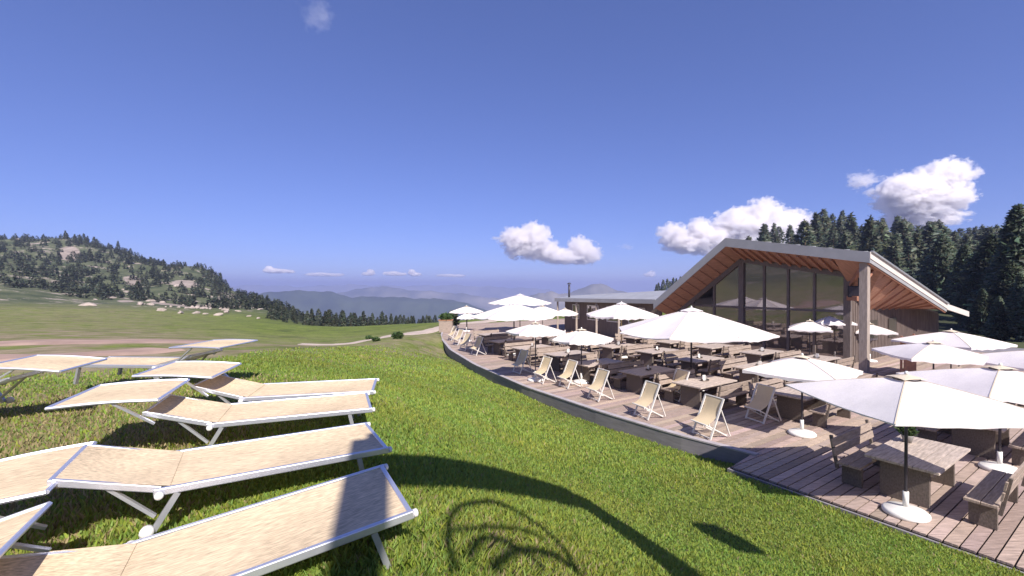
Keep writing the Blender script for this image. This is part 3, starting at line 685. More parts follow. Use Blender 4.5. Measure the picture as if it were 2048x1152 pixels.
# side wall and back walls
sw = MB()
wu = [UW + .15, 28.4, UB, UE - .3]
for a, b_ in zip(wu[:-1], wu[1:]):
    sw.hexa([W3(a, VS - .1, -.4), W3(b_, VS - .1, -.4), W3(b_, VS, -.4), W3(a, VS, -.4), W3(a, VS - .1, sidein(a) + .08), W3(b_, VS - .1, sidein(b_) + .08), W3(b_, VS, sidein(b_) + .08), W3(a, VS, sidein(a) + .08)])
for k in range(70):
    u = UW + .3 + k*.215; sw.box(0, .03, 0, .025, 0, 1) if False else sw.bar(W3(u, VS + .012, -.1), W3(u, VS + .012, sidein(u) - .04), .05, .025, (UX, UY, 0))
sw.hexa([W3(UE - .4, VS - 8, -.4), W3(UE - .3, VS - 8, -.4), W3(UE - .3, VS - .11, -.4), W3(UE - .4, VS - .11, -.4), W3(UE - .4, VS - 8, 1.9), W3(UE - .3, VS - 8, 1.9), W3(UE - .3, VS - .11, 1.9), W3(UE - .4, VS - .11, 1.9)])
side = sw.build('boarded_wall', M['board_wall'], bld)
wn = MB()
for u in (29.3, 32.2): wn.bar(W3(u, VS + .04, 1.55), W3(u + 1.2, VS + .04, 1.55), .03, 1.1)
wn.build('window', M['glass'], side)
for p in ((U0 + .30, VR - .25),):
    u, v = p; h = roofz(u, v) - .40; s = .165
    MB().hexa([W3(u - s, v - s, 0), W3(u + s, v - s, 0), W3(u + s, v + s, 0), W3(u - s, v + s, 0), W3(u - s, v - s, h), W3(u + s, v - s, h), W3(u + s, v + s, h), W3(u - s, v + s, h)]).build('corner_post', M['post_wood'], bld, bevel=.01)
br = MB(); br.bar(W3(U0 + .3, VR - .4, 4.72), W3(UW, VS + .1, 3.95), .12, .18); br.bar(W3(U0 + .3, VR - .3, 4.05), W3(U0 + 1.3, VR - .25, roofz(U0 + 1.3, VR) - .5), .10, .12)
br.bar(W3(UW, VS, 3.35), W3(U0 + .7, VR - .6, 3.35), .16, .22); br.build('brace', M['rafter'], bld)
sp_ = thing('loudspeaker', 'black box loudspeaker hanging under the roof corner behind the timber post', 'loudspeaker', (*UV(26.2, -8.72), 3.68), YAW_U)
MB().box(-.2, .2, -.38, .38, -.28, .28).build('cabinet', M['black'], sp_, bevel=.02); MB().box(-.214, -.202, -.33, .33, -.23, .23).build('grille', M['dark_pole'], sp_)
MB().box(-.02, .02, -.02, .02, .281, .75).build('bracket', M['black'], sp_)
sg = MB()
for k in range(9):
    v = VRG + .8 + k*.72; p = W3(U0 + .25, v, roofz(U0 + .25, v) + .05); sg.box(p.x - .16, p.x + .16, p.y - .05, p.y + .05, p.z, p.z + .07)
sg.build('snow_guard', M['steel'], rf)
# stair rail and wooden screen by the post
sc_ = thing('wooden_screen', 'reddish slatted wooden screen standing right of the timber corner post', 'screen', (*UV(25.6, -6.6), 0), YAW_U)
m = MB(); [m.box(k*.16 - .8, k*.16 - .68, -.02, .02, .1, 1.75) for k in range(10)]; m.build('slats', M['rafter'], sc_)
MB().box(-.82, .82, .021, .06, .3, .4).box(-.82, .82, .021, .06, 1.45, 1.55).build('rail', M['rafter'], sc_)
for x in (-.8, .8): MB().box(x - .04, x + .04, .061, .13, 0, 1.8).build('post', M['rafter'], sc_)

# low wing
wing = thing('low_wing', 'low side wing with long pale metal roof, left of the glass gable', 'building', (*UV(27, -25), 0)); WO = Vector(wing.location)
def Q3(u, v, z): x, y = UV(u, v); return Vector((x, y, z)) - WO
wr = MB(); slab(wr, [Q3(25, -19.75, 3.0), Q3(28.3, -20.2, 3.66), Q3(28.2, -32.1, 3.0), Q3(25, -30.3, 2.84)], .12)
slab(wr, [Q3(28.3, -20.2, 3.63), Q3(33, -20.2, 3.2), Q3(33, -32, 2.7), Q3(28.2, -32.1, 2.97)], .12)
wrf = wr.build('roof', M['roof_metal'], wing)
m = MB(); board(m, Q3(24.96, -19.75, 3.03), Q3(24.96, -30.35, 2.87), .30); m.build('fascia', M['fascia'], wrf)
m = MB(); m.hexa([Q3(25.9, -30.1, -.1), Q3(25.9, -20, -.1), Q3(26.05, -20, -.1), Q3(26.05, -30.1, -.1), Q3(25.9, -30.1, 2.72), Q3(25.9, -20, 2.85), Q3(26.05, -20, 2.85), Q3(26.05, -30.1, 2.72)])
m.hexa([Q3(26.06, -30.1, -.1), Q3(33, -31.6, -.1), Q3(33, -31.45, -.1), Q3(26.06, -29.95, -.1), Q3(26.06, -30.1, 2.70), Q3(33, -31.6, 2.55), Q3(33, -31.45, 2.55), Q3(26.06, -29.95, 2.70)])
ww = m.build('wall', M['board_wall'], wing)
for a, b_ in ((-29, -28.3), (-27.2, -26), (-25, -23.6), (-22.8, -21.4)):
    w = MB().bar(Q3(25.88, a, 1.75), Q3(25.88, b_, 1.75), .05, 1.05).build('window', M['glass'], ww)
    f = MB(); f.bar(Q3(25.86, a - .05, 2.32), Q3(25.86, b_ + .05, 2.32), .07, .08); f.bar(Q3(25.86, a - .05, 1.18), Q3(25.86, b_ + .05, 1.18), .07, .08)
    for q in (a - .04, b_ + .04): f.bar(Q3(25.86, q, 1.22), Q3(25.86, q, 2.28), .07, .07)
    f.build('frame', M['white_frame'], w)
for v in (-30.1, -27.7, -25.4, -23.1): MB().bar(Q3(25.08, v, 0), Q3(25.08, v, 2.56), .14, .14).build('post', M['post_wood'], wing)
st = MB().tube([Q3(26.3, -30.0, 2.8), Q3(26.3, -30.0, 4.05)], .09, 10).lathe([(.19, 0), (.17, .05), (.03, .14)], 10, Q3(26.3, -30.0, 4.08)).build('stovepipe', M['dark_pole'], wrf, True)

# ------------------------------------------------------------------ planter, rail, people
pl = thing('planter', 'tall wooden planter box at the far left corner of the deck', 'planter', at(892, 664, 0))
MB().box(-.55, .55, -.4, .4, 0, 1.0).build('box', M['old_wood'], pl, bevel=.02); MB().box(-.6, .6, -.45, .45, 1.0, 1.06).build('rim', M['terracotta'], pl)
V_, F_, t_ = foliage_quads(500, ball(.5, .3, 1.25), .25, 3); link('leaves', np_mesh('planter_leaves', V_, F_, M['shrub'], t_), pl)
def person(label, loc, yaw, shirt, pants, sit=True):
    t = thing('person', label, 'person', loc, yaw)
    joints = {'pel': (0, 0, .52), 'chest': (-.03, 0, .92), 'neck': (-.02, 0, 1.08), 'head': (0, 0, 1.20), 'top': (0, 0, 1.30)}
    def skin(name, verts, edges, radii, m, sub=1):
        me = bpy.data.meshes.new(name); me.from_pydata(verts, edges, []); me.materials.append(m); o = link(name, me, t)
        sk = o.modifiers.new('skin', 'SKIN'); me.skin_vertices.new() if not me.skin_vertices else None
        for i, r in enumerate(radii): me.skin_vertices[0].data[i].radius = (r, r)
        me.skin_vertices[0].data[0].use_root = True
        s = o.modifiers.new('sub', 'SUBSURF'); s.levels = s.render_levels = sub; return o
    vs = [(0, 0, .52), (-.03, 0, .78), (-.04, 0, 1.0), (-.03, 0, 1.10), (0, 0, 1.22), (.01, 0, 1.30)]; es = [(i, i + 1) for i in range(5)]; rd = [.13, .13, .13, .05, .09, .07]
    for s in (-1, 1):
        b = len(vs); vs += [(-.03, s*.17, 1.0), (.06, s*.22, .76), (.28, s*.12, .78), (.36, s*.10, .79)]; es += [(2, b), (b, b + 1), (b + 1, b + 2), (b + 2, b + 3)]; rd += [.06, .045, .035, .03]
        b = len(vs); vs += [(.04, s*.09, .52), (.42, s*.11, .52), (.40, s*.11, .10), (.52, s*.11, .06)]; es += [(0, b), (b, b + 1), (b + 1, b + 2), (b + 2, b + 3)]; rd += [.09, .065, .045, .035]
    skin('body', vs, es, rd, M['skin'], 2)
    sv = [(0, 0, .50), (-.03, 0, .78), (-.04, 0, 1.0)]; se = [(0, 1), (1, 2)]; sr = [.16, .16, .145]
    for s in (-1, 1): b = len(sv); sv += [(-.03, s*.18, 1.0), (.03, s*.215, .84)]; se += [(2, b), (b, b + 1)]; sr += [.08, .065]
    skin('shirt', sv, se, sr, shirt, 2)
    sv = [(0, 0, .51)]; se = []; sr = [.145]
    for s in (-1, 1): b = len(sv); sv += [(.06, s*.09, .52), (.42, s*.11, .52), (.40, s*.11, .14)]; se += [(0, b), (b, b + 1), (b + 1, b + 2)]; sr += [.105, .082, .06]
    skin('trousers', sv, se, sr, pants, 2)
    skin('hair', [(-.03, 0, 1.24), (-.01, 0, 1.33)], [(0, 1)], [.10, .085], M['hair'], 2)
    return t
def bench_pos(key, s, du):
    x, y = tabs[key]; return (x + VX*.80*s + UX*du, y + VY*.80*s + UY*du, .0)
person('person in a red top sitting at a table under the far parasols', bench_pos((R2, 5), -1, -.3), YAW_U - math.pi/2, M['red_cloth'], M['denim'])
person('person in a blue top sitting at a table in front of the low wing', bench_pos((R2, 5), 1, .35), YAW_U + math.pi/2, M['blue_cloth'], M['denim'])
for o in list(COL.objects):
    if o.name.startswith('person'): o.location.z = -.05

# gantry outside the frame whose shadow crosses the lawn
def hit(px, py):      # where the view ray through a pixel of the photograph meets the ground
    ys = np.geomspace(1.2, 60, 900); xs = (px - CX)/F*ys; zs = CAMZ - (py - HY)/F*ys; i = int(np.argmax(zs < ground(xs, ys))); return Vector((xs[i], ys[i], zs[i]))
def shadow_src(px, py, h, zg=None):      # the point at height h whose sun shadow falls on that pixel of the lawn
    p = hit(px, py) if zg is None else Vector(at(px, py, zg)); return p + SUN*((h - p.z)/SUN.z)
GH = 7.2
C1 = shadow_src(1160, 1003, GH); C2 = shadow_src(738, 900, GH, 2.86); C3 = C2 + Vector((.86, -3.1, 0)); C4 = C1 + Vector((.9, -3.4, 0))
print('gantry', [tuple(round(q, 2) for q in c) for c in (C1, C2, C3, C4)])
gn = thing('timber_gantry', 'tall timber frame just outside the picture, known by its shadow on the lawn', 'frame', (C1.x, C1.y, gz(C1.x, C1.y)))
GO = Vector(gn.location); s = .22
for c in (C1, C3, C4): MB().bar(Vector((c.x, c.y, gz(c.x, c.y) - .1)) - GO, c - GO, .40, .40).build('post', M['post_wood'], gn)
m = MB(); d = (C2 - C1).normalized(); m.bar(C1 - d*.0 - GO + Vector((0, 0, -.0)), C2 - GO, .34, .34); d2 = (C3 - C2).normalized(); m.bar(C2 - d2*.12 - GO, C3 - GO, s*1.05, s*1.02); m.bar(C3 - GO, C4 - GO, s*.98, s*.98); m.build('beam', M['post_wood'], gn)
cab = MB()
def loop(pts, h, r=.026):
    q = [shadow_src(px, py, h) for px, py, zg in pts]; P_ = []
    for i in range(len(q) - 1):
        for k in range(6):
            f = k/6; a = q[max(i - 1, 0)]; b = q[i]; c = q[i + 1]; dd = q[min(i + 2, len(q) - 1)]
            P_.append(.5*((2*b) + (c - a)*f + (2*a - 5*b + 4*c - dd)*f*f + (3*b - a - 3*c + dd)*f**3))
    cab.tube(P_ + [q[-1]], r, 6)
zz = 1.75
loop([(905, 1148, zz), (890, 1080, zz), (912, 1022, zz), (985, 1010, zz), (1050, 1040, zz), (1110, 1090, zz), (1150, 1145, zz)], GH - .5)
loop([(900, 1070, zz), (960, 1060, zz), (1040, 1065, zz), (1085, 1085, zz)], GH - .5, .02)
loop([(975, 1146, zz), (1030, 1108, zz), (1100, 1115, zz), (1150, 1148, zz)], GH - .5, .034)
loop([(930, 1120, zz), (960, 1085, zz), (1010, 1090, zz), (1060, 1125, zz), (1075, 1146, zz)], GH - .5, .03)
tag(cab.build('cable_loop', M['cable'], None, True), 'black cable loops hanging above the lawn outside the picture, seen by their shadow', 'cable')
fb = shadow_src(1450, 1078, 6.4)
fl = thing('floodlight', 'small floodlight outside the right edge whose blunt shadow falls on the lawn', 'floodlight', fb)
MB().box(-.24, .24, -.16, .16, -.25, .25).build('housing', M['black'], fl, bevel=.02); MB().bar((0, 0, .262), (.25, -.25, .55), .04, .04).build('bracket', M['steel'], fl)

# ------------------------------------------------------------------ conifers
def conifer_np(seed, h, r, quads, prof, size):
    g = np.random.default_rng(seed)
    t = g.uniform(0, 1, quads)**.85; t = np.clip(t*.96 + .03, 0, 1)
    nw = max(8, int(h*2.2)); layer = np.round(t*nw)/nw; t2 = np.clip(layer + g.normal(0, .25/nw, quads), .02, 1)
    R_ = prof(t2)*r
    nb = 7; ba = g.integers(0, nb, quads)*2*np.pi/nb + layer*nw*2.4 + g.normal(0, .22, quads)
    lump = 1 + .22*np.sin(ba*2 + seed) + .18*np.sin(ba*3 + t2*9 + seed*2) + g.normal(0, .06, quads)
    rr_ = R_*lump*(g.uniform(.12, 1, quads)**.55)
    x = np.cos(ba)*rr_; y = np.sin(ba)*rr_; z = t2*h - rr_*.18 + g.normal(0, h*.008, quads)
    P = np.c_[x, y, np.maximum(z, .05*h)]
    d = np.c_[np.cos(ba), np.sin(ba), g.normal(-.05, .35, quads)] + g.normal(0, .45, (quads, 3)); d /= np.linalg.norm(d, axis=1)[:, None]
    s_ = np.cross(d, g.normal(size=(quads, 3)) + [0, 0, 1.2]); s_ /= np.linalg.norm(s_, axis=1)[:, None]
    L_ = g.uniform(.6, 1.5, (quads, 1))*size*(.55 + .6*(1 - t2[:, None]))
    V = np.stack([P - s_*L_*.30, P + s_*L_*.30, P + d*L_ + s_*L_*.08, P + d*L_ - s_*L_*.08], 1).reshape(-1, 3)
    tint = g.uniform(.55, 1.55, (quads, 1))*np.c_[g.uniform(.8, 1.3, quads), np.ones(quads), g.uniform(.75, 1.15, quads)]
    return V, tint
def crown_nrm(V, h=10):
    n_ = np.c_[V[:, 0], V[:, 1], np.hypot(V[:, 0], V[:, 1])*.45 + .25*(V[:, 2] > .8*h)]; n_ = n_/np.maximum(np.linalg.norm(n_, axis=1), 1e-4)[:, None]
    n_ = n_ + np.repeat(np.random.default_rng(3).normal(0, .32, (len(V)//4 + 1, 3)), 4, 0)[:len(V)]; return n_/np.linalg.norm(n_, axis=1)[:, None]
def trunk_np(h, r, n=7):
    k = 6; a = np.linspace(0, 2*np.pi, n, endpoint=False); V = []
    for i in range(k): f = i/(k - 1); V.append(np.c_[np.cos(a)*r*(1 - .9*f), np.sin(a)*r*(1 - .9*f), np.full(n, f*h*.96 - .4*(i == 0))])
    Fq = [(i*n + j, i*n + (j + 1) % n, (i + 1)*n + (j + 1) % n, (i + 1)*n + j) for i in range(k - 1) for j in range(n)]
    return np.concatenate(V), np.array(Fq)
spruce = lambda t: (1 - t)**.85*(.25 + .75*np.minimum(1, t*6))
cembra = lambda t: np.minimum(1, (1 - t)*2.1)**.7*(.45 + .55*np.minimum(1, t*3))
M['far_conifer'] = leaf_mat('far_conifer_needles', (.125, .155, .115), .42)
def far_mesh(seed, prof, r, quads, size):
    V, t = conifer_np(seed, 10, r, quads, prof, size); TV, TF = trunk_np(10, .17)
    me = np_mesh('conifer', np.r_[V, TV], np.r_[np.arange(len(V)).reshape(-1, 4), TF + len(V)], M['far_conifer'], np.r_[t, np.tile([[1.6, .8, .8]], (len(TF), 1))], False, crown_nrm(np.r_[V, TV]))
    return me
FM = [far_mesh(i, spruce if i % 3 else cembra, [1.5, 1.9, 2.3, 1.7, 2.5, 2.1][i], 620, .95) for i in range(6)]
def plant(px, d, h, wide, grp, lab, name='pine_tree', sink=.2, mesh=None):
    x = (px - CX)/F*d; y = d; o = link(name, mesh or rnd.choice(FM)); tag(o, lab, 'tree', grp)
    o.location = (x, y, gz(x, y) - sink); s = h/10; o.scale = (s*wide, s*wide, s); o.rotation_euler = (rnd.uniform(-.03, .03), rnd.uniform(-.03, .03), rnd.uniform(0, 6.28)); return o
# wooded hill on the right
cnt = 0
for k in range(900):
    px = rnd.uniform(1490, 2080); d = rnd.uniform(95, 245)
    if px > 1850 and d < 70: continue
    if d < 60 + (2048 - px)*.12: continue
    if cnt >= 118: break
    plant(px, d, rnd.uniform(9.5, 15.5), rnd.uniform(.85, 1.25), 'pines covering the hill behind the restaurant', 'dark green pine in the dense wood on the hill behind the restaurant'); cnt += 1
for k in range(9): plant(1312 + k*7 + rnd.uniform(-2, 2), 270 + k*3, rnd.uniform(6, 9), 1, 'pines left of the steep roof edge', 'small pine on the skyline just left of the steep roof edge')
# treeline beyond the meadow
for k in range(84):
    px = 540 + k*4.0 + rnd.uniform(-5, 5); d = rnd.uniform(96, 128) if px > 640 else rnd.uniform(104, 150)
    py_top = np.interp(px, [540, 600, 640, 700, 780, 860, 880], [604, 614, 618, 622, 624, 632, 640]) + rnd.choice([0, 3, 6, 10, 14, 18]); z0 = gz((px - CX)/F*d, d)
    h = max(2.2, CAMZ - (py_top - HY)/F*d - z0 + .2)
    plant(px, d, min(h, 11), rnd.uniform(.9, 1.3), 'conifers along the edge of the meadow', 'dark conifer in the tree line where the meadow drops into the valley')
# left hillside
c2 = 0
while c2 < 80:
    px = rnd.uniform(125, 600); d = rnd.uniform(170, 450)
    if px > 330 and rnd.random() < .15: continue
    plant(px, d, rnd.uniform(3.5, 8.5), rnd.uniform(.9, 1.35), 'scattered pines on the rocky hillside', 'scattered pine on the rocky hillside at the left'); c2 += 1
# far wood below the meadow as one mass
def wood():
    g = np.random.default_rng(4); Vs = []; Ts = []; Ns = []
    V0 = []; 
    for i in range(5): V0.append(conifer_np(40 + i, 10, 3.2, 120, spruce if i % 2 else cembra, 2.0))
    N0 = [crown_nrm(q[0]) for q in V0]
    for k in range(2100):
        if k % 5 == 0: px = g.uniform(430, 900); d = g.uniform(155, 330)
        else: px = g.uniform(-160, 600); d = g.uniform(172, 470)
        if k % 5 and any(((px - a)/b)**2 + ((d - c)/e_)**2 < .9 for a, c, b, e_ in [(455, 225, 36, 40), (410, 200, 40, 22), (330, 178, 34, 16), (370, 265, 34, 18), (505, 200, 20, 22)]) and g.uniform() < .85: continue
        x = (px - CX)/F*d; z = gz(x, d); V, t = V0[k % 5]; nr0 = N0[k % 5]; s = g.uniform(.16, .52); a = g.uniform(0, 6.28)
        ca, sa = math.cos(a)*s, math.sin(a)*s
        Ns.append(nr0 @ np.array([[ca/s, sa/s, 0], [-sa/s, ca/s, 0], [0, 0, 1]])); Vs.append(np.c_[V[:, 0]*ca - V[:, 1]*sa + x, V[:, 0]*sa + V[:, 1]*ca + d, V[:, 2]*s + z - .3]); Ts.append(t*g.uniform(.8, 1.2))
    V = np.concatenate(Vs); o = link('far_wood', np_mesh('far_wood', V, np.arange(len(V)).reshape(-1, 4), M['far_conifer'], np.concatenate(Ts), False, np.concatenate(Ns))); o['kind'] = 'stuff'
    o['label'] = 'far wood covering the slopes below the meadow and on the left hillside'
wood()
# near trees at the right edge
NT = []
for i, (prof, r) in enumerate(((spruce, 3.0), (cembra, 2.4), (spruce, 2.6))):
    V, t = conifer_np(70 + i, 10, r, 6500, prof, .62); NT.append(np_mesh('crown', V, np.arange(len(V)).reshape(-1, 4), M['conifer'], t, False, crown_nrm(V)))
TV, TF = trunk_np(10, .2, 9); TM = np_mesh('trunk', TV, TF, M['bark'], None, True)
for px, d, h, k, lab in ((2035, 44, 12.0, 0, 'tall dark spruce at the right edge of the picture with drooping branches'), (1985, 52, 10.0, 1, 'broad pine just left of the tall spruce at the right edge'), (1930, 62, 9.6, 2, 'pine right of the restaurant corner, rising above the lower roof'),
                         (2090, 50, 13.0, 0, 'spruce cut off by the right edge behind the tallest one'), (1885, 74, 11.5, 1, 'pine behind the lower eave of the restaurant'), (2010, 64, 12, 2, 'pine standing behind the broad pine at the right'),
                         (1998, 36, 3.4, 0, 'low young spruce just above the right hand pair of parasols'), (2062, 34, 4.6, 1, 'young pine cut by the right edge, in front of the tall spruce'), (1948, 47, 5.6, 1, 'mid sized pine close behind the lower eave corner'), (2020, 41, 6.5, 1, 'mid sized pine between the two tallest trees at the right'),
                         (1965, 40, 4.0, 2, 'young low spruce between the restaurant corner and the tall spruce'), (2042, 38, 5.2, 2, 'young spruce in front of the tall spruce at the right edge')):
    x = (px - CX)/F*d; t = thing('spruce_tree', lab, 'tree', (x, d, gz(x, d)), rnd.uniform(0, 6), 'large conifers right of the restaurant'); s = h/10; t.scale = (s, s, s)
    link('crown', NT[k], t); link('trunk', TM, t)
# small shrubs on the crest
for px, d, s, lab in ((752, 29, .28, 'low green bush on the lawn crest, beside the gravel path'), (795, 30, .45, 'larger leafy bush on the lawn crest against the gravel path'), (738, 37, .35, 'small bush on the far side of the gravel path'), (905, 40, 1.3, 'dark conical shrub beside the wooden planter')):
    x = (px - CX)/F*d; V_, F_, t_ = foliage_quads(700, ball(.8*s, .55*s, .45*s) if px != 905 else ball(.6, .9, .8), .16*s + .05, int(px)); o = link('bush', np_mesh('bush', V_, F_, M['shrub'] if px != 905 else M['conifer'], t_)); tag(o, lab, 'bush'); o.location = (x, d, gz(x, d) if px != 905 else .02)

# ------------------------------------------------------------------ boulders
def boulder_mesh(seed):
    import bmesh
    g = random.Random(seed); bm = bmesh.new(); bmesh.ops.create_icosphere(bm, subdivisions=3, radius=1)
    cuts = [(Vector((g.gauss(0, 1), g.gauss(0, 1), g.gauss(0, 1))).normalized(), g.uniform(.45, .85)) for _ in range(11)]
    for v in bm.verts:
        for n_, k in cuts:
            dd = v.co.dot(n_) - k
            if dd > 0: v.co -= n_*dd*.92
        v.co *= 1 + g.uniform(-.02, .02)
    me = bpy.data.meshes.new('boulder'); bm.to_mesh(me); bm.free(); me.materials.append(M['stone']); return me
BM = [boulder_mesh(i) for i in range(5)]
for k in range(95):
    px = min(640, max(128, rnd.choice([rnd.gauss(330, 90), rnd.gauss(450, 60), rnd.uniform(128, 600)]))); d = rnd.choice([rnd.uniform(105, 190), rnd.uniform(140, 240), rnd.uniform(180, 330)])
    x = (px - CX)/F*d; o = link('boulder', BM[k % 5]); tag(o, 'pale boulder among the rocks at the foot of the left hillside', 'rock', 'pale boulders on the left hillside')
    s = rnd.uniform(.3, .95)*(1 + (rnd.random() < .12)*1.0); o.scale = (s*rnd.uniform(1, 2.2), s, s*rnd.uniform(.5, .9)); o.rotation_euler = (rnd.uniform(-.3, .3), rnd.uniform(-.3, .3), rnd.uniform(0, 6)); o.location = (x, d, gz(x, d) + .1)

# ------------------------------------------------------------------ distant hills
def hill_mat(name, c0, c1, sc):
    m = mat(name, c1, .95, .3, sc, (1, 1, 1), 0, col2=c0, coords='Object', detail=8); return m
HMAT = hill_mat('forested_hill', (.018, .03, .028), (.05, .065, .045), .008); HM2 = hill_mat('far_hill', (.035, .045, .04), (.20, .18, .15), .004)
def hill(name, D, prof, depth, m, seed, rough=.0):
    g = np.random.default_rng(seed); pxs = np.arange(prof[0][0], prof[-1][0] + .1, 4.); base = np.interp(pxs, [p[0] for p in prof], [p[1] for p in prof])
    kx = pxs/23.; base = base + .9*np.sin(kx*2.1 + seed) + .6*np.sin(kx*4.7 + seed*2) + g.normal(0, .25, len(pxs))
    zt = CAMZ - (base - HY)/F*D; fr = np.r_[np.linspace(-1, 0, 22), np.linspace(.08, 1, 8)]
    xs = (pxs - CX)/F*D; V = []
    for f in fr:
        h = (1 - abs(f))**.8; wob = (np.sin(kx*1.3 + f*9 + seed) + .6*np.sin(kx*2.9 - f*13))*depth*.005*(1 - abs(f))
        yy = D + f*depth + wob*2; z = -860 + (zt + 860)*h + wob*.6*(abs(f) > .02)
        V.append(np.c_[xs*(1 + f*depth/D*.6), yy, z])
    V = np.concatenate(V); n1 = len(pxs); a, b = np.meshgrid(np.arange(len(fr) - 1), np.arange(n1 - 1), indexing='ij')
    q = np.stack([a*n1 + b, a*n1 + b + 1, (a + 1)*n1 + b + 1, (a + 1)*n1 + b], -1).reshape(-1, 4)
    o = link(name, np_mesh(name, V, q, m, None, True)); o['kind'] = 'structure'
hill('hills', 2300, [(380, 640), (450, 610), (500, 592), (545, 583), (610, 581), (660, 584), (705, 595), (740, 593), (780, 594), (850, 597), (900, 599), (930, 606), (980, 622), (1020, 640)], 800, HMAT, 1)
hill('hills', 4200, [(560, 615), (640, 592), (700, 581), (760, 572), (790, 576), (830, 581), (870, 583), (930, 588), (1000, 598), (1080, 612)], 1300, HM2, 2)
hill('hills', 7600, [(300, 585), (380, 578), (450, 572), (520, 570), (600, 573), (700, 569), (800, 572), (900, 570), (1000, 574), (1100, 578)], 2200, HM2, 3)
hill('mountains', 2900, [(1030, 620), (1060, 592), (1078, 584), (1088, 587), (1103, 582), (1118, 589), (1140, 584), (1165, 576), (1190, 568), (1203, 566), (1215, 571), (1235, 582), (1270, 588), (1330, 594), (1420, 615)], 900, HM2, 4)

# ------------------------------------------------------------------ grass
def grass():
    g = np.random.default_rng(21); n_ = 330000
    d = np.exp(g.uniform(np.log(1.5), np.log(30), n_*2)); px = g.uniform(-160, 2080, n_*2); x = (px - CX)/F*d; y = d
    u = x*UX + y*UY; v = x*VX + y*VY
    keep = u < umin(v) - .02 - .0*d
    dens = np.clip(1.15 - d/34, .15, 1); keep &= g.uniform(0, 1, n_*2) < dens
    pxb = CX + F*x/d; lim = np.interp(pxb, [-200, 300, 470, 620, 700, 900, 1000], [8.2, 8.6, 11, 17, 24, 30, 30])
    keep &= d < lim*g.uniform(.72, 1.0, n_*2)
    # thin, dry cover around the loungers
    drym = (x < -1.9 - .0*y) & (y < 7); keep &= ~(drym & (g.uniform(0, 1, n_*2) < .62))
    x, y, d = x[keep][:n_], y[keep][:n_], d[keep][:n_]; k = len(x); z = ground(x, y)
    patch = .5 + .5*sinfield(x*.8 + 3, y*.8); patch2 = .5 + .5*sinfield(x*2.3, y*2.3 + 5)
    tall = .030 + .030*patch2*patch + .022*(g.uniform(0, 1, k)**3)
    tall = np.where((x > -1.2) & (x < .6) & (y < 2.6), tall*1.7, tall)
    hgt = tall*np.clip(d/7, .9, 1.25)*g.uniform(.6, 1.3, k); w = (.0042 + .0010*d)*g.uniform(.7, 1.3, k)
    a = g.uniform(0, 6.283, k); lean = g.uniform(.1, .8, k)*hgt; b = g.uniform(0, 6.283, k)
    P = np.c_[x, y, z - .004]; s_ = np.c_[np.cos(a), np.sin(a), np.zeros(k)]*w[:, None]
    l_ = np.c_[np.cos(b)*lean, np.sin(b)*lean, np.zeros(k)]
    mid = P + l_*.35 + np.c_[np.zeros(k), np.zeros(k), hgt*.6]; tip = P + l_ + np.c_[np.zeros(k), np.zeros(k), hgt]
    V = np.stack([P - s_, P + s_, mid + s_*.75, tip, mid - s_*.75], 1).reshape(-1, 3); Fq = np.arange(k*5).reshape(-1, 5)
    dry = np.clip((-x - 1.6)/1.6, 0, 1)*np.clip((8 - y)/3, 0, 1)*.72 + np.clip((3.3 - y)/1.2, 0, 1)*np.clip(1 - np.abs(x - .1)/1.3, 0, 1)*.5*patch2
    dry = np.where(g.uniform(0, 1, k) < .02 + dry*.8, 1., 0.)
    br = g.uniform(.78, 1.22, k)*(.88 + .26*patch)
    green = np.c_[g.uniform(.75, 1.15, k) + .18*patch2, np.ones(k), g.uniform(.6, 1.2, k)]; dryc = np.c_[np.full(k, 1.45), np.full(k, .88), np.full(k, 2.1)]
    t = (green*(1 - dry[:, None]) + dryc*dry[:, None])*br[:, None]
    o = link('grass', np_mesh('grass', V, Fq, M['grass'], t)); o['kind'] = 'stuff'; o['label'] = 'short green lawn sloping from the loungers to the terrace'
grass()
# longer tufts under the closest lounger
for (x, y, lab) in ((-.42, 1.95, 'tuft of long blue-green grass under the foot of the closest lounger'), (-.62, 1.85, 'tuft of long grass below the frame of the closest lounger, left of its twin'), (-2.05, 1.70, 'dry tuft of grass between the first two loungers')):
    g = np.random.default_rng(int(abs(x)*1000)); k = 260; a = g.uniform(0, 6.283, k); r0 = g.uniform(0, .11, k); P = np.c_[np.cos(a)*r0, np.sin(a)*r0, np.zeros(k)]; h = g.uniform(.06, .17, k); o_ = g.uniform(.3, .9, k)*h
    s_ = np.c_[-np.sin(a), np.cos(a), np.zeros(k)]*.0035; dd = np.c_[np.cos(a), np.sin(a), np.zeros(k)]
    mid = P + dd*(o_*.4)[:, None] + np.c_[np.zeros(k), np.zeros(k), h*.65]; tip = P + dd*o_[:, None] + np.c_[np.zeros(k), np.zeros(k), h*.9]
    V = np.stack([P - s_, P + s_, mid + s_*.8, tip, mid - s_*.8], 1).reshape(-1, 3); c = (.95, 1.05, 1.6) if x > -1 else (1.7, 1.05, 2.0)
    o = link('grass_tuft', np_mesh('grass_tuft', V, np.arange(k*5).reshape(-1, 5), M['grass'], g.uniform(.5, 1.1, (k, 1))*np.array([c]))); tag(o, lab, 'grass tuft'); o.location = (x, y, gz(x, y))

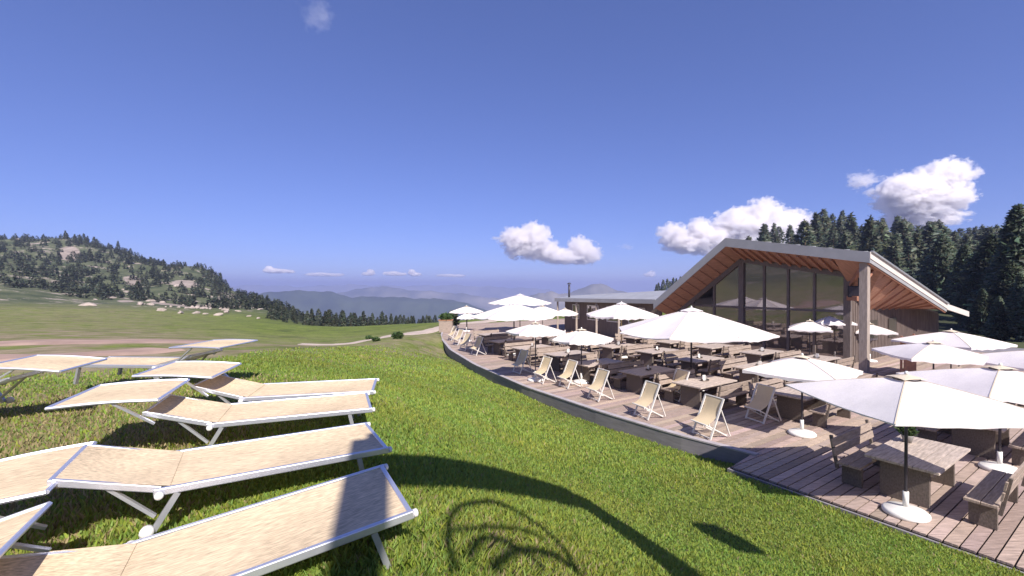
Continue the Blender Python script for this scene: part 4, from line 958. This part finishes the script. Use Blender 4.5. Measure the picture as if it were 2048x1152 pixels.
# ------------------------------------------------------------------ clouds (real volumes)
def cloud_mat(dens, seed, nscale, thr, soft):
    m = bpy.data.materials.new('cloud_vapour'); m.use_nodes = True; N = m.node_tree.nodes; L = m.node_tree.links; N.clear()
    o = N.new('ShaderNodeOutputMaterial'); v = N.new('ShaderNodeVolumePrincipled'); L.new(v.outputs[0], o.inputs['Volume'])
    v.inputs['Color'].default_value = (1, .985, .99, 1); v.inputs['Anisotropy'].default_value = .25
    a = N.new('ShaderNodeTexCoord'); ln = N.new('ShaderNodeVectorMath'); ln.operation = 'LENGTH'; L.new(a.outputs['Object'], ln.inputs[0])
    nz = N.new('ShaderNodeTexNoise'); nz.noise_dimensions = '4D'; nz.inputs['W'].default_value = seed; nz.inputs['Scale'].default_value = nscale; nz.inputs['Detail'].default_value = 7; nz.inputs['Roughness'].default_value = .66
    L.new(a.outputs['Object'], nz.inputs['Vector'])
    s = N.new('ShaderNodeMath'); s.operation = 'MULTIPLY_ADD'; L.new(nz.outputs['Fac'], s.inputs[0]); s.inputs[1].default_value = 3.6; 
    k = N.new('ShaderNodeMath'); k.operation = 'MULTIPLY'; k.inputs[0].default_value = -1.6; L.new(ln.outputs['Value'], k.inputs[1]); L.new(k.outputs[0], s.inputs[2])
    mr = N.new('ShaderNodeMapRange'); mr.interpolation_type = 'SMOOTHSTEP'; mr.inputs[1].default_value = thr + .8; mr.inputs[2].default_value = thr + .8 + soft; mr.inputs[4].default_value = dens; L.new(s.outputs[0], mr.inputs[0]); L.new(mr.outputs[0], v.inputs['Density'])
    return m
def cloud(label, lobes, D, dens=.04, thr=-.26, soft=.42, nscale=3.0, group=None):
    t = thing('cloud', label, 'cloud', ((lobes[0][0] - CX)/F*D, D, CAMZ + (HY - lobes[0][1])/F*D), 0, group); O = Vector(t.location)
    import bmesh
    g_ = 1.22 if D < 6000 and len(lobes) > 2 else 1.0
    for i, (px, py, rx, ry) in enumerate(lobes):
        rx *= g_; ry *= g_
        bm = bmesh.new(); bmesh.ops.create_icosphere(bm, subdivisions=3, radius=1); me = bpy.data.meshes.new('cloud_lobe'); bm.to_mesh(me); bm.free(); me.materials.append(cloud_mat(dens, px*.37 + i, nscale, thr, soft))
        o = link('lobe', me, t); o.location = Vector(((px - CX)/F*D, D + 30*i, CAMZ + (HY - py)/F*D)) - O; o.scale = (rx*D/F, (rx + ry)*.5*D/F, ry*D/F)
CL = True
if CL:
    cloud('bright two-humped cloud over the low wing', [(1028, 478, 32, 24), (1068, 474, 34, 30), (1052, 494, 46, 26), (1095, 502, 36, 24), (1128, 512, 40, 17), (1164, 492, 26, 26), (1184, 504, 28, 24), (1160, 514, 46, 14)], 4200)
    cloud('wide cloud bank rising behind the steep roof', [(1345, 470, 32, 24), (1400, 462, 30, 26), (1380, 486, 52, 22), (1430, 478, 52, 30), (1490, 448, 60, 36), (1545, 432, 44, 40), (1530, 462, 90, 44), (1600, 440, 52, 28)], 4600)
    cloud('largest cloud high above the pines on the right', [(1800, 382, 40, 36), (1840, 372, 44, 34), (1905, 350, 48, 36), (1860, 395, 84, 36), (1920, 385, 40, 36), (1880, 428, 74, 26), (1840, 440, 40, 18)], 4200)
    cloud('thin torn cloud left of the largest one', [(1725, 362, 50, 28), (1750, 385, 30, 18)], 4300, .012, .10, .40, 2.6)
    for lobes, lab in (([(540, 540, 16, 9), (556, 542, 26, 6), (578, 543, 12, 5)], 'small pink cloud low on the horizon, leftmost of the row'), ([(640, 549, 34, 5), (672, 550, 22, 4)], 'thin flat cloud streak low over the hazy hills'), ([(742, 545, 11, 8), (735, 548, 16, 5)], 'tiny round cloud over the hills, left of a pair'),
                       ([(784, 547, 22, 6), (798, 548, 18, 5)], 'small flat cloud in the middle of the horizon row'), ([(824, 545, 9, 9), (830, 549, 16, 5)], 'tiny peaked cloud right of the middle of the horizon row'), ([(890, 551, 24, 4), (915, 552, 20, 4)], 'faint cloud streak at the right end of the horizon row')):
        cloud(lab, lobes, 14000, .05, -.21, .25, 1.8)
    cloud('little white cloud next to the wing roof', [(1303, 548, 9, 9), (1296, 550, 12, 5)], 14000, .03, -.2, .25, 1.8)
    cloud('small cloud shred left of the two-humped cloud', [(992, 477, 14, 6)], 4300, .02, -.03, .3, 2.2)
    cloud('faint wisp of cloud right of the two-humped cloud', [(1250, 494, 34, 14)], 4300, .006, .27, .5, 2.5)
    cloud('thin veil of cloud at the top left', [(640, 30, 62, 56)], 4000, .0016, .15, .6, 2.0)

# ------------------------------------------------------------------ haze
hz_ = MB().box(-26000, 26000, -26000, 26000, -1200, 104)
hm = bpy.data.materials.new('haze_air'); hm.use_nodes = True; N = hm.node_tree.nodes; N.clear(); o_ = N.new('ShaderNodeOutputMaterial'); v_ = N.new('ShaderNodeVolumePrincipled')
v_.inputs['Color'].default_value = (.56, .62, .93, 1); v_.inputs['Density'].default_value = 2.6e-4; v_.inputs['Anisotropy'].default_value = .2; hm.node_tree.links.new(v_.outputs[0], o_.inputs['Volume'])
haze = hz_.build('haze', hm); haze['kind'] = 'stuff'

# ------------------------------------------------------------------ light, sky, camera
el = math.asin(SUN.z); rot = math.atan2(SUN.x, SUN.y)
w = bpy.data.worlds.new('World'); scene.world = w; w.use_nodes = True; N = w.node_tree.nodes; bg = N['Background']
sk = N.new('ShaderNodeTexSky'); sk.sky_type = 'NISHITA'; sk.sun_disc = False; sk.sun_elevation = el; sk.sun_rotation = rot; sk.altitude = 2000; sk.air_density = 1.0; sk.dust_density = .4; sk.ozone_density = 4.0
gm = N.new('ShaderNodeGamma'); gm.inputs[1].default_value = .7; w.node_tree.links.new(sk.outputs[0], gm.inputs[0])
tn = N.new('ShaderNodeMix'); tn.data_type = 'RGBA'; tn.blend_type = 'MULTIPLY'; tn.inputs[0].default_value = 1; tn.inputs[7].default_value = (.64, .69, 1.20, 1); tn.clamp_result = False
w.node_tree.links.new(gm.outputs[0], tn.inputs[6]); w.node_tree.links.new(tn.outputs[2], bg.inputs[0]); bg.inputs[1].default_value = .115
sl = bpy.data.lights.new('sun', 'SUN'); sl.energy = 4.6; sl.angle = R(.5); sl.color = (1, .93, .85); so = bpy.data.objects.new('sun', sl); COL.objects.link(so); so.rotation_euler = SUN.to_track_quat('Z', 'Y').to_euler(); so.location = (20, -20, 40)
cam = bpy.data.cameras.new('camera'); co = bpy.data.objects.new('camera', cam); COL.objects.link(co); cam.sensor_width = 36; cam.lens = 36*F/2048; cam.clip_start = .05; cam.clip_end = 60000
co.location = (0, 0, CAMZ); co.rotation_euler = (math.pi/2 - math.atan((576 - HY)/F), 0, 0); scene.camera = co
scene.view_settings.view_transform = 'Standard'; scene.view_settings.look = 'None'; scene.view_settings.exposure = .75; scene.view_settings.gamma = 1
scene.cycles.volume_bounces = 10; scene.cycles.max_bounces = 12; scene.cycles.diffuse_bounces = 5; scene.cycles.glossy_bounces = 3; scene.cycles.transparent_max_bounces = 8; scene.cycles.volume_step_rate = 1.0; scene.cycles.volume_max_steps = 128
scene.cycles.use_denoising = True
